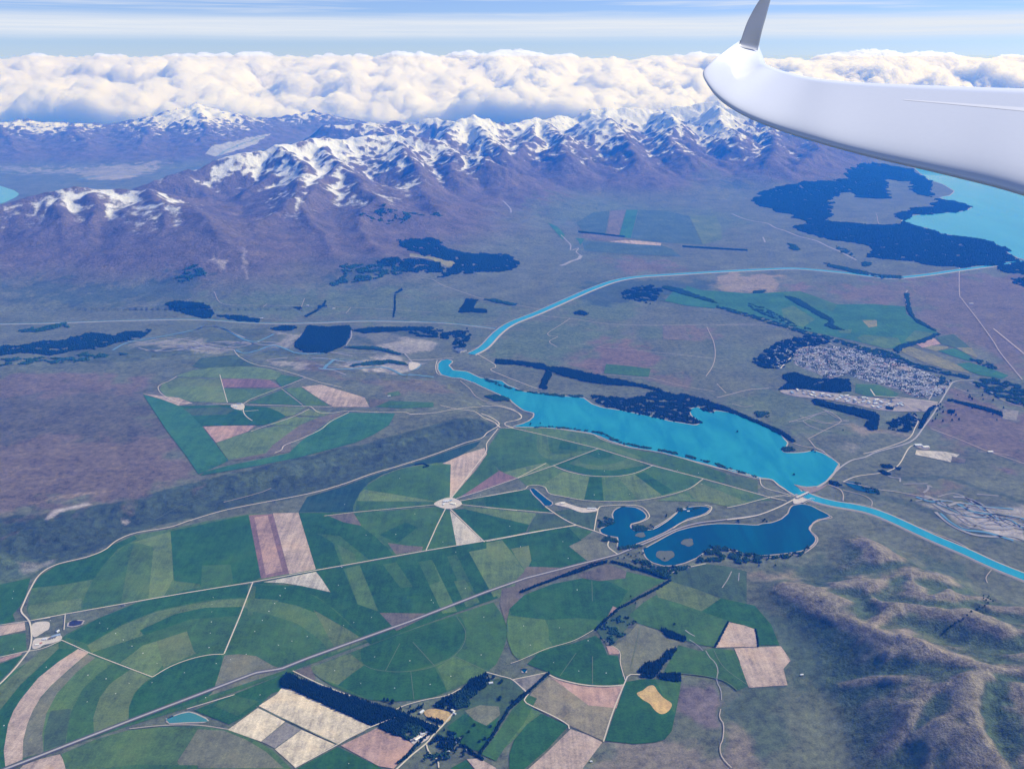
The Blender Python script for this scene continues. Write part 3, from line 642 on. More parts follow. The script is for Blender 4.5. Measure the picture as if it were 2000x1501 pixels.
FIELDS = [
 # (colour, smoothing of the outline, crop, points)
 ('dg',0,0,"-120 1160 0 1141 60 1128 50 1165 38 1185 25 1200 30 1212 0 1221 -120 1240"), ('tn',0,0,"-60 1236 0 1222 48 1214 50 1230 0 1241 -60 1256"),
 ('g',0,0,"-60 1254 0 1242 50 1235 52 1268 0 1284 -60 1300"), ('pk',0,0,"-40 1295 0 1285 45 1273 40 1279 0 1293"), ('dg',0,0,"-40 1320 0 1296 46 1278 25 1305 0 1330 -40 1360"),
 ('mg',0,0,"52 1190 62 1150 80 1123 112 1103 170 1090 200 1080 228 1060 266 1044 333 1033 400 1018 485 1004 583 1001 692 1000 760 1040 832 1074 700 1099 617 1113 494 1136 370 1156 232 1180 130 1198 62 1211"),
 ('dg',0,0,"62 1148 80 1123 112 1103 170 1090 215 1066 262 1045 268 1052 230 1072 205 1100 182 1131 120 1142"), ('lg',0,0,"56 1182 160 1168 158 1188 128 1198 62 1211 54 1192"),
 ('g',0,0,"182 1131 205 1100 250 1060 262 1062 250 1100 236 1178 160 1190 165 1165"),
 ('lg',0,0,"262 1058 335 1037 338 1131 320 1164 290 1168 300 1068"), ('dg',0,0,"333 1037 485 1005 510 1127 494 1134 395 1150 390 1140 340 1134"), ('g',0,0,"395 1104 450 1102 456 1140 392 1150"),
 ('pu',0,0,"486 1006 533 1003 566 1120 510 1130"), ('pk',0,0,"497 1010 523 1006 552 1115 519 1122"), ('tn',0,0,"533 1002 583 1001 617 1111 565 1121"),
 ('dg',0,0,"583 1001 692 1002 716 1024 745 1060 780 1083 700 1098 617 1112"), ('g',0,6,"510 980 690 1000 900 1170 900 1178 700 1215 640 1050 560 1000"), ('mg',0,6,"670 1060 800 1130 810 1195 720 1212"),
 ('pd',0,6,"600 850 790 830 850 925 720 900"),
 ('sc',0,0,"583 1000 600 970 666 951 725 929 786 911 853 889 906 870 940 860 930 872 906 885 885 900 880 906 826 906 781 914 746 927 720 943 703 962 697 978 693 1000"),
 # pivot circle west of the ponds
 ('mg',1,6,"800 830 830 700 900 620 1000 560 1130 510 1300 480 1500 478 1496 720 1430 770 1100 800"), ('g',0,6,"1000 565 1130 512 1300 482 1503 478 1498 700 1400 745 1050 690 850 670 900 622"),
 ('lg',0,6,"833 690 870 660 1060 690 1400 748 820 742"), ('g',0,6,"800 830 812 745 1400 752 1440 775"), ('g',0,6,"800 833 1440 785 1465 800 1322 1106 1080 1140 1010 1050 850 930"),
 ('dg',0,6,"980 990 1170 900 1262 935 1110 1052"), ('pd',0,6,"1040 1050 1180 1070 1300 1078 1290 1108 1100 1136"), ('g',0,6,"1466 800 1495 810 1545 1072 1322 1106"),
 ('tn',0,6,"1496 720 1503 475 1440 470 1600 400 1750 355 1768 400 1680 520 1512 718"), ('g',0,6,"1512 718 1690 520 1772 400 1800 440 1850 525 1640 672 1545 725"), ('pu',0,6,"1552 728 1640 670 1860 522 1989 575"),
 ('ow',0,6,"1496 812 1545 1072 1748 1046"), ('dg',0,6,"1560 748 1989 672 1989 812 1580 770"), ('g',0,6,"1560 748 1740 712 1765 785 1580 770"), ('lg',0,6,"1590 778 1989 818 1989 892 1600 802"),
 ('dg',0,6,"1520 806 1600 802 1989 892 1989 1000 1750 1045"),
 ('dg',0,7,"0 712 280 662 320 660 345 700 430 790 490 832 0 790"), ('lg',0,7,"0 795 365 835 315 918 0 842"), ('dg',0,7,"0 843 315 918 290 970 0 1036"), ('bd',0,7,"370 835 492 842 655 920 300 975 318 918"),
 # pivot circle below the long lake
 ('g',0,7,"105 215 200 212 822 362 492 487 232 578 100 522 20 445 5 400 20 340"), ('mg',1,7,"400 225 368 330 395 405 480 442 590 438 700 400 815 362 560 292"), ('g',1,7,"470 262 455 330 480 390 560 400 690 380 815 362 600 305"), ('dg',0,7,"542 305 668 335 660 372 528 365"),
 ('g',0,7,"100 522 232 578 440 500 420 465 250 520"), ('lg',0,7,"120 535 300 490 440 462 470 490 232 578"),
 ('dg',0,7,"820 363 1215 485 1100 540 950 566 760 560 492 489"), ('mg',0,7,"820 363 1190 480 1060 500 930 520 760 510 600 470"), ('g',0,7,"820 363 1040 430 940 470 820 485 700 470 670 430"), ('dg',0,7,"820 363 930 400 900 425 820 432 740 400"),
 ('mg',0,7,"492 490 560 525 700 556 850 568 1000 562 1110 535 1217 487 1585 585 1500 650 1300 712 1150 738 1000 748 850 748 720 740 560 712 470 690 440 650 380 628 300 638 232 580"),
 ('lg',0,7,"560 530 700 558 755 566 715 740 560 712 470 690 400 630"), ('dg',0,7,"757 567 845 570 860 748 715 740"), ('dg',0,7,"1090 552 1152 530 1375 672 1290 702"), ('g',0,7,"1152 530 1217 487 1585 585 1500 650 1375 672"), ('lg',0,7,"960 566 1090 552 1290 705 1120 742"),
 ('mg',0,7,"205 203 400 208 500 212 780 258 900 320 1050 362 1300 402 1450 435 1760 545 1740 612 1585 578 822 358"), ('g',0,7,"900 330 1050 362 1300 402 1450 435 1760 545 1740 612 1300 495"), ('bd',0,7,"1760 550 1989 592 1989 690 1740 612"),
 ('mg',0,7,"1590 590 1940 682 2100 740 1989 745 1800 792 1620 752 1250 742 1480 665"), ('lg',0,7,"1250 742 1440 688 1540 740"), ('og',0,7,"1560 610 1910 750 1800 790 1620 752 1540 740 1470 672"),
 ('bd',0,7,"500 820 620 800 810 832 800 960 640 912 520 850"), ('g',0,7,"310 960 640 930 780 965 720 1010 610 1070 770 1195 620 1252 500 1140"),
 # south of the main farm lane
 ('dg',0,0,"494 1139 617 1115 700 1101 832 1077 960 1053 1110 1029 1130 1050 1182 1088 1100 1118 1028 1148 900 1193 724 1258 640 1200 560 1150"),
 ('g',0,2,"640 40 760 10 900 352 745 300"), ('mg',0,2,"655 40 758 12 893 350 745 298"), ('g',0,2,"930 8 1030 -8 1150 170 1060 180"), ('mg',0,2,"1190 -10 1290 -28 1475 352 1368 368"), ('g',0,2,"1190 -10 1290 -28 1350 130 1270 160"), ('g',0,2,"1400 -50 1470 -65 1640 285 1560 320"), ('mg',0,2,"1450 130 1530 120 1640 285 1540 320"),
 ('lg',0,2,"1560 -85 1830 -135 1975 30 1965 90 1870 200 1742 248"), ('g',0,2,"1700 -110 1830 -135 1975 30 1965 90"), ('pd',0,2,"905 362 1300 368 1030 495"),
 ('og',0,7,"180 1095 310 1070 330 1180 290 1265 230 1180"), ('pd',0,7,"230 1300 300 1225 620 1235 750 1190 890 1178 600 1290 260 1400 190 1425"), ('og2',0,7,"605 1075 700 1030 800 1020 900 1070 965 1135 760 1200"), ('lg',0,7,"0 1050 115 1030 200 1140 280 1260 230 1310 90 1460 0 1330"),
 ('ow',0,6,"130 1338 515 1262 560 1320 620 1412 500 1385 420 1368 280 1345"), ('pd',0,2,"60 145 200 150 300 165 180 155"),
 # big pivot circle lower left
 ('g',0,0,"-60 1405 0 1336 30 1308 60 1290 90 1270 130 1238 190 1208 266 1177 373 1150 494 1140 560 1142 620 1165 660 1195 720 1254 550 1318 400 1372 250 1418 120 1462 0 1500 -60 1520"),
 ('dg',0,0,"128 1243 190 1209 266 1178 373 1151 494 1141 580 1145 640 1180 720 1254 700 1258 640 1225 590 1195 530 1170 470 1167 400 1172 306 1192 240 1218 172 1258"),
 ('lg',0,1,"640 600 900 452 1150 352 1400 300 1600 268 1850 258 2050 272 1880 345 1770 322 1500 325 1280 372 1030 490 1050 530 830 640 690 680"), ('mg',0,2,"-40 262 100 268 300 310 480 380 640 470 820 570 560 665 470 560 300 440 100 375 -40 350"), ('og',0,2,"420 340 560 420 700 500 800 575 600 650 540 560 480 440"),
 ('dg',0,1,"1022 492 1280 372 1500 325 1772 318 1740 385 1400 410 1060 525"), ('g',0,1,"1060 525 1400 412 1738 388 1700 500 1560 480 1300 510 1050 600 700 700 660 660"), ('lg',0,1,"880 730 1050 600 1150 570 1200 740 1118 832"), ('og',0,1,"1150 570 1370 498 1420 640 1440 660 1240 745 1200 770"), ('g',0,1,"1370 498 1580 480 1700 500 1640 668 1440 665"),
 ('mg',0,2,"-60 140 0 170 -10 270 -60 640 -60 640"), ('g',0,2,"-100 380 100 378 300 445 460 560 550 665 250 770 -100 880"), ('og2',0,1,"1645 675 1750 665 1880 680 2000 750 2100 780 1528 972 1590 860"),
 ('dg',1,1,"1118 842 1250 758 1400 702 1540 676 1630 684 1590 850 1522 975 1240 1075 948 1172 940 1090 985 965 1045 895"),
 ('og',0,1,"1100 842 1040 890 985 950 945 1050 942 1172 690 1255 684 1130 730 985 800 890 850 850 960 775"), ('g',0,1,"690 1255 684 1130 730 985 800 890 850 850 960 775 830 732 700 830 600 930 540 1050 500 1150 488 1320"), ('mg',0,1,"830 732 700 690 560 800 420 950 340 1100 310 1250 320 1380 488 1320 500 1150 540 1050 600 930 700 830"),
 ('bd',0,1,"370 1080 520 1065 500 1200 480 1320 322 1370 322 1250"), ('og2',0,1,"640 665 700 690 560 800 420 950 340 1100 310 1250 320 1385 160 1430 175 1250 215 1120 290 1000 400 870 520 770"),
 ('dg',0,1,"430 625 560 630 430 720 280 840 150 1000 60 1180 28 1370 38 1490 -60 1540 -60 1200 0 1075 150 890 300 750"), ('og',0,1,"-200 1120 -60 950 0 905 120 800 215 715 300 640 430 585 430 625 300 750 150 890 0 1075 -60 1160"),
 ('tn',0,1,"572 628 650 655 560 730 480 800 380 890 300 980 240 1080 200 1180 170 1300 165 1438 100 1465 40 1488 28 1372 60 1180 100 1080 150 1000 280 840 430 720"),
 ('tn',0,1,"60 1610 170 1480 300 1432 440 1398 470 1450 520 1610"), ('mg',0,1,"450 1398 700 1290 940 1222 1200 1198 1450 1190 1680 1220 1860 1290 2000 1370 2130 1500 2200 1620 520 1620 480 1500"), ('og2',0,1,"1450 1215 1640 1225 1800 1290 1950 1380 2080 1500 1320 1500 1300 1450 1380 1330"), ('g',0,1,"540 1620 520 1530 1000 1475 1450 1480 1480 1620"),
 ('dg',0,1,"1420 1078 1700 965 2000 845 2160 785 2140 880 2060 930 1990 955 1890 1050 1760 1140 1680 1180"), ('g',0,1,"1560 1040 1720 970 1900 1010 1740 1120"),
 ('cr',0,0,"504 1382 557 1409 510 1448 445 1425"), ('gy',0,0,"558 1410 588 1425 537 1461 511 1448"), ('cr',0,0,"589 1425 655 1454 576 1498 537 1463"), ('cr',0,2,"150 960 190 912 245 920 500 1035 840 1193 800 1225 600 1325 480 1275 20 1045"), ('pk',0,2,"622 1335 760 1268 885 1207 1060 1275 1160 1325 1100 1400 1010 1505 900 1482"), ('dg',0,2,"290 1510 600 1345 900 1490 960 1530 960 1620 250 1620"),
 ('tn',0,2,"625 1338 900 1485 1000 1500 900 1482"),
 # pivot circle lower centre
 ('g',0,2,"385 770 680 660 990 540 1300 430 1740 285 1800 370 1835 450 1840 540 1810 640 1760 740 1690 800 1600 850 1500 900 1400 945 1300 980 1150 1004 1000 1012 830 1000 700 960 560 898 470 845"), ('dg',1,2,"770 640 860 590 1200 470 1460 390 1520 430 1535 520 1490 620 1400 700 1200 770 1000 795 850 770 790 740"),
 ('og',0,2,"385 770 690 662 795 745 700 810 600 892 470 845"), ('mg',0,2,"1330 765 1450 680 1700 790 1500 900 1400 930"), ('dg',0,2,"600 893 700 815 795 748 950 790 1140 795 1310 760 1400 935 1300 980 1150 1004 1000 1012 830 1000"), ('pd',0,2,"290 785 400 755 440 850 420 860"),
 ('pd',0,3,"-75 185 60 160 58 215 88 235 -5 335 -50 425 -90 300"),
 # pivot circle right of it
 ('g',0,3,"-20 335 90 232 300 150 540 105 830 60 1130 125 1000 190 780 320 700 405 608 490 450 575 250 650 50 708 0 660 -35 560 -38 440"), ('dg',0,3,"90 232 300 150 540 105 700 130 850 200 780 320 650 420 480 400 240 415 0 380 -20 335"), ('pd',0,3,"480 85 700 5 840 60 830 110 640 130 520 110"), ('mg',0,3,"-30 385 240 412 268 470 270 560 300 600 250 650 50 708 0 660 -35 560"),
 ('bd',0,3,"620 490 800 330 910 290 890 420 740 600 700 605"), ('pk',0,3,"690 410 740 315 775 330 750 360"),
 ('dg',0,3,"110 738 200 650 450 585 610 530 650 560 700 672 775 680 800 770 830 860 822 888 700 895 580 890 480 878 380 850 290 815 265 800"),
 ('pk',0,3,"275 830 380 870 480 893 580 907 700 910 820 896 765 1062 560 1040 380 905"), ('br',0,3,"150 940 275 832 380 905 560 1040 758 1062 672 1302 420 1190 200 1080 100 1010"), ('dg',0,3,"15 1295 110 1180 215 1100 415 1192 260 1360 100 1500 -20 1600 -20 1400"), ('tn',0,3,"60 1560 250 1390 430 1215 550 1255 662 1312 580 1420 520 1500 480 1620 40 1620"),
 ('mg',0,3,"-60 1230 60 1100 100 1040 215 1095 110 1180 10 1295 -60 1360"), ('g',0,2,"1650 1400 1780 1230 1880 1070 1990 960 2060 990 1960 1180 1850 1310 1760 1450 1740 1440"), ('tn',0,2,"1545 1435 1640 1430 1760 1500 1780 1620 1700 1620"), ('dg',0,2,"1400 1620 1430 1500 1540 1440 1680 1620"),
 ('og2',0,3,"655 545 750 610 830 545 920 442 1090 498 1260 582 1105 690 920 800 810 830 790 660 700 605"), ('pk',0,3,"690 605 750 610 790 650 785 665 712 668"),
 ('g',0,3,"860 380 960 290 1060 230 1210 290 1390 352 1580 422 1478 612 1380 600 1270 565 1220 530 1090 490 920 440"), ('og',0,3,"1050 200 1160 132 1350 190 1540 262 1440 320 1390 352 1210 290 1070 250"), ('dg',0,3,"1540 250 1640 280 1780 310 1900 450 1960 600 1800 600 1785 485 1580 422 1390 352 1440 320"), ('bd',0,3,"1130 100 1165 75 1420 5 1560 20 1720 60 1720 300 1540 258 1350 190 1165 132"),
 ('tn',0,3,"1582 430 1700 455 1785 485 1802 612 1482 617"), ('tn',0,0,"1434 1266 1525 1262 1534 1275 1544 1290 1530 1306 1538 1338 1463 1343 1452 1320 1444 1290"),
 ('g',0,3,"1110 800 1220 600 1380 645 1480 622 1630 640 1680 760 1730 900 1650 935 1540 860 1390 825 1240 808"),
 ('dg',0,3,"835 870 940 850 1060 850 1240 868 1225 960 1200 1090 1170 1230 1120 1290 1050 1312 900 1325 680 1300 760 1080"), ('g',0,3,"1050 850 1240 868 1225 960 1190 1100 1100 960"), ('sd',1,3,"915 955 960 930 1000 900 1040 898 1070 940 1110 985 1170 1030 1150 1080 1100 1105 1050 1080 1010 1030 960 1000"), ('gy',0,3,"0 855 100 935 250 820 240 808 60 840"),
 # homestead block
 ('bd',0,2,"1330 1250 1430 1130 1560 1020 1690 860 1850 830 1975 945 1860 1060 1760 1190 1650 1385 1500 1330"), ('dg',0,2,"1400 1200 1530 1100 1690 1190 1780 1130 1760 1190 1650 1385 1500 1330"), ('og2',0,2,"1530 1080 1640 1040 1780 1050 1790 1110 1690 1190 1600 1150"), ('sd',1,2,"1240 1080 1300 1065 1400 1085 1430 1110 1420 1150 1370 1175 1330 1155 1260 1130 1235 1105"),
 # terrace farm upper left
 ('lg',1,11,"320 650 380 625 470 602 700 585 870 595 970 618 1000 640 960 672 600 662 400 656"), ('pu',0,11,"605 668 800 666 920 672 1000 722 800 722 622 725"), ('lg',0,11,"325 660 600 668 645 822 400 815 300 795 245 780 205 735 225 700"), ('mg',0,11,"625 728 970 735 880 775 800 800 740 822 650 818"),
 ('og',0,11,"325 660 600 668 612 715 260 720 240 695"),
 ('g',0,11,"775 826 1008 736 1130 832 1150 840"), ('mg',0,11,"1012 730 1128 722 1310 840 1160 845"), ('dgb',0,11,"100 770 220 800 345 842 400 890 480 975 570 1090 655 1200 560 1245 460 1288 380 1170 250 1000"),
 ('dg',0,11,"345 842 680 838 900 850 980 880 1030 912 960 945 880 968 700 968 480 975 400 890"), ('bd',0,11,"360 862 600 850 700 862 640 900 420 905"), ('pk',0,11,"490 977 650 972 832 970 780 1010 640 1060 572 1082"), ('lg',0,11,"572 1085 700 1040 830 1000 960 975 1115 970 1020 1040 940 1100 900 1150 655 1197"),
 ('og',0,11,"905 850 1160 850 1080 905 1032 912 980 880"), ('lg',0,11,"900 968 1060 915 1240 918 1170 970"), ('og',0,11,"1100 905 1180 862 1320 885 1270 915"), ('tn',0,11,"1130 718 1260 705 1540 788 1572 850 1335 850 1220 780"), ('pd',0,11,"1572 800 1700 800 1720 835 1575 850"),
 ('pd',0,11,"655 1197 900 1150 940 1100 1020 1040 1115 970 1240 918 1400 885 1300 960 1130 1060 1060 1080 1060 1140 930 1162 800 1190"),
 ('dgb',0,11,"1062 1135 1130 1070 1260 980 1320 935 1440 888 1740 892 1700 968 1600 1030 1480 1082 1300 1130 1100 1182 800 1240 470 1298 500 1272 650 1232 860 1190 1050 1150"), ('tn',0,11,"100 765 330 790 420 825 330 842 220 800"),
 ('bd',0,11,"480 530 700 515 850 580 700 585 470 600 420 585"), ('g',0,11,"1000 640 1140 660 1000 720 960 675"), ('mg',0,11,"1690 760 1760 745 1780 770 1700 785"), ('g',0,11,"1610 850 1700 810 1989 820 1989 850 1800 860"),
 # green river flats and blocks behind the town
 ('dgb',0,9,"-200 60 -100 90 0 95 230 112 540 95 640 130 780 182 1000 180 1225 195 1235 245 1300 290 1450 372 1280 430 1190 465 1100 470 900 420 700 378 600 358 300 268 0 205 -200 130"),
 ('g',0,9,"540 95 640 130 780 182 760 230 600 190 480 140 430 110"), ('mg',0,9,"910 400 960 380 1180 400 1200 440 1110 470 950 430"), ('mg',0,9,"1220 420 1290 350 1430 372 1280 430"), ('mg',0,9,"420 210 500 190 640 280 560 330 440 300"), ('yl',0,9,"945 285 1040 285 1045 325 990 333"), ('mg',0,9,"790 350 880 345 870 372 800 368"),
 ('yl',0,9,"1195 460 1240 450 1400 505 1560 570 1640 620 1640 632 1480 602 1350 560 1240 510 1200 485"), ('pk',0,9,"1290 432 1415 403 1458 440 1400 450 1340 465"), ('yl',0,9,"1340 465 1400 450 1500 455 1510 465 1420 488"), ('dgb',0,9,"1440 485 1550 468 1620 500 1685 545 1640 552 1540 520"), ('bd',0,9,"1425 395 1540 375 1600 420 1650 462 1560 465 1460 440"), ('pk',1,9,"1115 572 1180 572 1250 598 1262 618 1190 612 1130 590"), ('g',0,9,"905 700 1050 705 1190 765 1150 788 980 778 900 755"), ('yl',0,9,"1560 465 1650 462 1700 520 1690 530 1620 500"),
 ('dgb',0,9,"1560 572 1640 560 1760 590 1900 645 1860 668 1700 640 1640 615"),
 ('far',0,0,"1125 435 1160 414 1190 412 1182 460 1140 455"), ('pd',0,0,"1192 412 1222 410 1208 462 1184 460"), ('dgb',0,0,"1224 410 1246 410 1232 466 1209 463"), ('far',0,0,"1248 410 1300 412 1345 422 1372 478 1300 474 1233 466"), ('og',0,0,"1345 420 1398 422 1408 440 1410 468 1373 478"), ('far',0,0,"1137 470 1200 475 1290 479 1312 486 1330 501 1250 498 1142 490"), ('tn',0,0,"1190 467 1240 470 1292 475 1290 480 1230 476 1190 472"), ('pd',0,0,"1140 455 1190 461 1240 467 1188 472 1134 464"),
 ('yl',0,10,"0 250 200 285 320 300 330 318 250 340 210 320 120 285 0 275"), ('dgb',0,10,"1100 170 1080 150 1140 155 1110 198"), ('dgb',0,10,"900 50 960 75 1010 130 1000 160 960 120"), ('g',0,10,"1280 970 1440 985 1570 1002 1555 1055 1265 1030"), ('pd',0,10,"1650 720 1790 725 1830 815 1650 810"), ('dgb',0,10,"1740 470 1850 490 1989 540 1989 610 1800 590 1660 560"),
 ('gy',0,9,"1860 868 1965 875 1950 940 1858 930"), ('ow',0,9,"1300 1130 1480 1140 1580 1160 1520 1210 1460 1195 1290 1160"), ('pd',0,9,"1530 1170 1620 1190 1615 1215 1525 1205"),
]
fm_cache = {}
for i, (c, sm, reg, s) in enumerate(FIELDS):
    rgb, st = FC[c]
    P = px(reg, s)
    if sm: P = spline(P, True, 5)
    W = place(P)
    ang = [0.2, 0.9, -0.5][i % 3]
    m = field_mat(c + '_field_%d' % (i % 3), rgb, st, ang)
    o = sheet('field', W, m, 1.2 + 0.012 * i)
    struct(o)

# ------------------------------------------------------------------ water
def water_mat(name, rgb, deep, rough=0.12, sc_=0.006):
    m, t, b = material(name, rough, 0.28)
    g = t.new('ShaderNodeNewGeometry').outputs['Position']
    s1 = t.noise(t.new('ShaderNodeMapping', None, Vector=g, Rotation=(0, 0, R(-35)), Scale=(1, 0.25, 1)).outputs[0], sc_, 5, 0.6, 0.5)
    t.l.new(t.mix(t.ramp(s1, 0.30, 0.72), deep, rgb), b.inputs['Base Color'])
    n = t.noise(g, 0.25, 4, 0.6)
    t.l.new(t.new('ShaderNodeBump', None, Height=n, Strength=0.25, Distance=0.5).outputs[0], b.inputs['Normal'])
    return m
W_LAKE = water_mat('lake_water', (0.018, 0.275, 0.345), (0.004, 0.185, 0.29)); W_POND = water_mat('pond_water', (0.0, 0.075, 0.120), (0.0, 0.042, 0.080))
W_CAN = water_mat('canal_water', (0.03, 0.30, 0.42), (0.02, 0.25, 0.37), sc_=0.02); W_BIG = water_mat('big_lake_water', (0.055, 0.34, 0.42), (0.04, 0.29, 0.37), sc_=0.0012)
W_SET = water_mat('settling_pond_water', (0.07, 0.24, 0.22), (0.05, 0.19, 0.19)); M_SHORE = plain('shore_gravel', (0.36, 0.33, 0.29), .95, .3, .03); M_SCRUB = plain('shore_scrub', (0.085, 0.08, 0.08), .95, .4, .05)
def lake(name, P, mat, dz=3.0, shore=14, smooth_=0, step=None, shore_mat=None, jag=0.0):
    W = place(P)
    W = resample(np.vstack([W, W[:1]]), 35)[:-1]
    if jag: W = W + np.column_stack([fbm(W[:, 0], W[:, 1], 150, 3, 5), fbm(W[:, 0], W[:, 1], 150, 3, 6)]) * jag
    o = sheet(name, W, mat, dz); struct(o)
    if shore:
        s_ = ribbon('shore', np.vstack([W, W[:2]]), shore * 2, shore_mat or M_SHORE, dz - 0.4, 25); struct(s_)
    return W
LAKE = [(875,702),(862,704),(857,710),(855,720),(863,732),(882,737),(899,738),(926,747),(956,762),(992,777),(1007,789),(1022,801),(1044,807),(1043,815),(1034,822),(1016,829),(1003,833),(1083,836),(1158,847),(1190,860),(1230,873),(1296,884),(1376,905),(1480,935),(1508,936),(1532,954),(1551,968),(1572,968),(1562,955),(1550,946),(1575,951),(1596,949),(1622,933),(1637,906),(1625,896),(1604,885),(1590,880),(1570,884),(1553,885),(1530,884),(1526,880),(1534,874),(1537,864),(1521,845),(1500,833),(1484,826),(1465,819),(1447,813),(1420,805),(1400,802),(1388,807),(1361,795),(1345,800),(1352,812),(1370,825),(1358,831),(1310,823),(1268,813),(1214,802),(1175,796),(1154,789),(1139,777),(1100,774),(1058,768),(1022,765),(992,753),(980,744),(965,742),(938,738),(911,726),(884,723),(876,714),(884,706)]
lake_w = lake('lake', LAKE, W_LAKE, 3.0, 12, jag=6)
POND = px(7, "1150 1100 1240 1050 1330 1000 1400 965 1500 938 1600 920 1700 912 1850 915 1989 925") + px(8, "240 1140 330 1130 400 1105 450 1062 465 1020 490 1000 560 992 620 1008 680 1040 720 1058 755 1080 720 1095 660 1105 625 1130 600 1180 620 1210 650 1240 640 1275 600 1310 540 1335 450 1350 330 1362 200 1370 100 1350 0 1330") + px(7, "1900 1130 1820 1100 1700 1088 1620 1100 1580 1130 1540 1160 1450 1198 1380 1215 1300 1218 1220 1195 1180 1170 1160 1135")
lake('lake', POND, W_POND, 3.0, 9)
LAGOON = px(7, "985 790 1030 785 1090 792 1140 815 1172 848 1165 875 1120 895 1060 910 1048 935 1075 962 1130 965 1200 955 1280 915 1350 868 1400 825 1440 800 1500 790 1560 783 1620 788 1640 800 1610 830 1560 852 1480 872 1420 905 1370 935 1300 975 1200 1020 1120 1050 1050 1075 990 1092 962 1085 968 1045 968 1010 900 1000 850 985 828 955 870 935 920 912 935 880 925 840 945 808")
lake('lake', LAGOON, W_POND, 3.0, 9)
lake('pond', px(7, "320 655 345 650 400 695 450 735 492 762 465 780 432 782 400 745 350 700"), W_POND, 3.2, 8)
lake('pond', px(1, "1218 1145 1290 1115 1370 1090 1410 1095 1540 1155 1520 1162 1380 1164 1240 1172"), W_SET, 3.2, 8)
lake('pond', px(8, "860 830 930 830 1000 870 1090 895 1120 910 1060 915 950 890 880 855"), W_POND, 3.1, 0)
lake('pond', px(1, "510 430 610 415 612 440 580 455 500 468"), plain('reservoir_liner', (0.03, 0.03, 0.05), .3, .1, .05), 3.2, 10)
lake('pond', px(3, "65 780 95 765 125 790 105 805 72 808"), W_POND, 3.2, 10)
PUK = px(12, "1240 250 1290 262 1330 300 1390 342 1440 355 1480 370 1550 412 1520 440 1450 452 1520 478 1600 492 1662 515 1640 532 1590 545 1500 552 1400 560 1300 568 1240 576 1205 606 1260 630 1370 652 1450 685 1560 702 1680 720 1800 750 1880 782 1900 815 1960 845 2060 870 2600 960") + [(2700, 460), (2300, 330), (1900, 300), (1700, 285)]
lake('lake', PUK, W_BIG, 3.0, 20, jag=12)
lake('lake', [(-300, 372), (0, 363), (28, 372), (38, 379), (30, 386), (8, 396), (-40, 405), (-300, 420)], W_BIG, 3.0, 0)
lake('river_flat', [(400,300),(420,283),(470,274),(530,262),(500,282),(450,298),(420,306)], plain('pale_gravel_flat', (0.33, 0.34, 0.38), .9, .1, .002), 3.0, 0)
M_BANK = plain('canal_bank', (0.34, 0.30, 0.27), .95, .25, .03)
def canal(P, w, bank=10):
    W = place(spline(P, False, 6))
    struct(ribbon('canal_bank', W, w + 2 * bank, M_BANK, 4.6, 40, shoulder=14))
    struct(ribbon('canal', W, w, W_CAN, 5.0, 40))
canal([(1562,962),(1590,974),(1628,984),(1665,990),(1700,998),(1740,1013),(1820,1050),(1884,1077),(1950,1107),(2060,1150)], 84, 9)
canal([(920,692),(945,678),(972,650),(1000,631),(1050,611),(1120,580),(1160,563),(1200,549),(1245,541),(1300,537),(1400,531),(1500,526),(1560,525),(1650,533),(1700,539),(1740,543),(1800,538),(1870,528),(1930,520),(1992,511),(2100,500)], 88, 9)
canal([(-60,634),(100,631),(250,626),(380,624),(500,631),(600,631),(720,627),(850,630),(920,636),(968,642)], 15, 2)
for nm, P in (('spit', px(8, "490 852 560 870 660 872 740 850 700 880 660 900 600 918 560 895")),):
    struct(sheet(nm, place(P), plain('spit_ground', (0.23, 0.18, 0.16), .95, .2, .03), 5.2))
for cx, cy, rx, ry in ((1310, 1145, 68, 38), (1475, 1050, 45, 28), (1130, 995, 36, 18)):
    P = []
    for k in range(20):
        a = k / 20 * 2 * math.pi; w_ = 1 + .12 * math.sin(3 * a + cx) + .07 * math.sin(5 * a)
        P.append((cx + rx * w_ * math.cos(a), cy + ry * w_ * math.sin(a)))
    P = [(950 + a / 3.753, 780 + b / 3.753) for a, b in P]
    struct(sheet('island', place(P), plain('island_grass', (0.10, 0.115, 0.085), .95, .3, .05), 4.5))

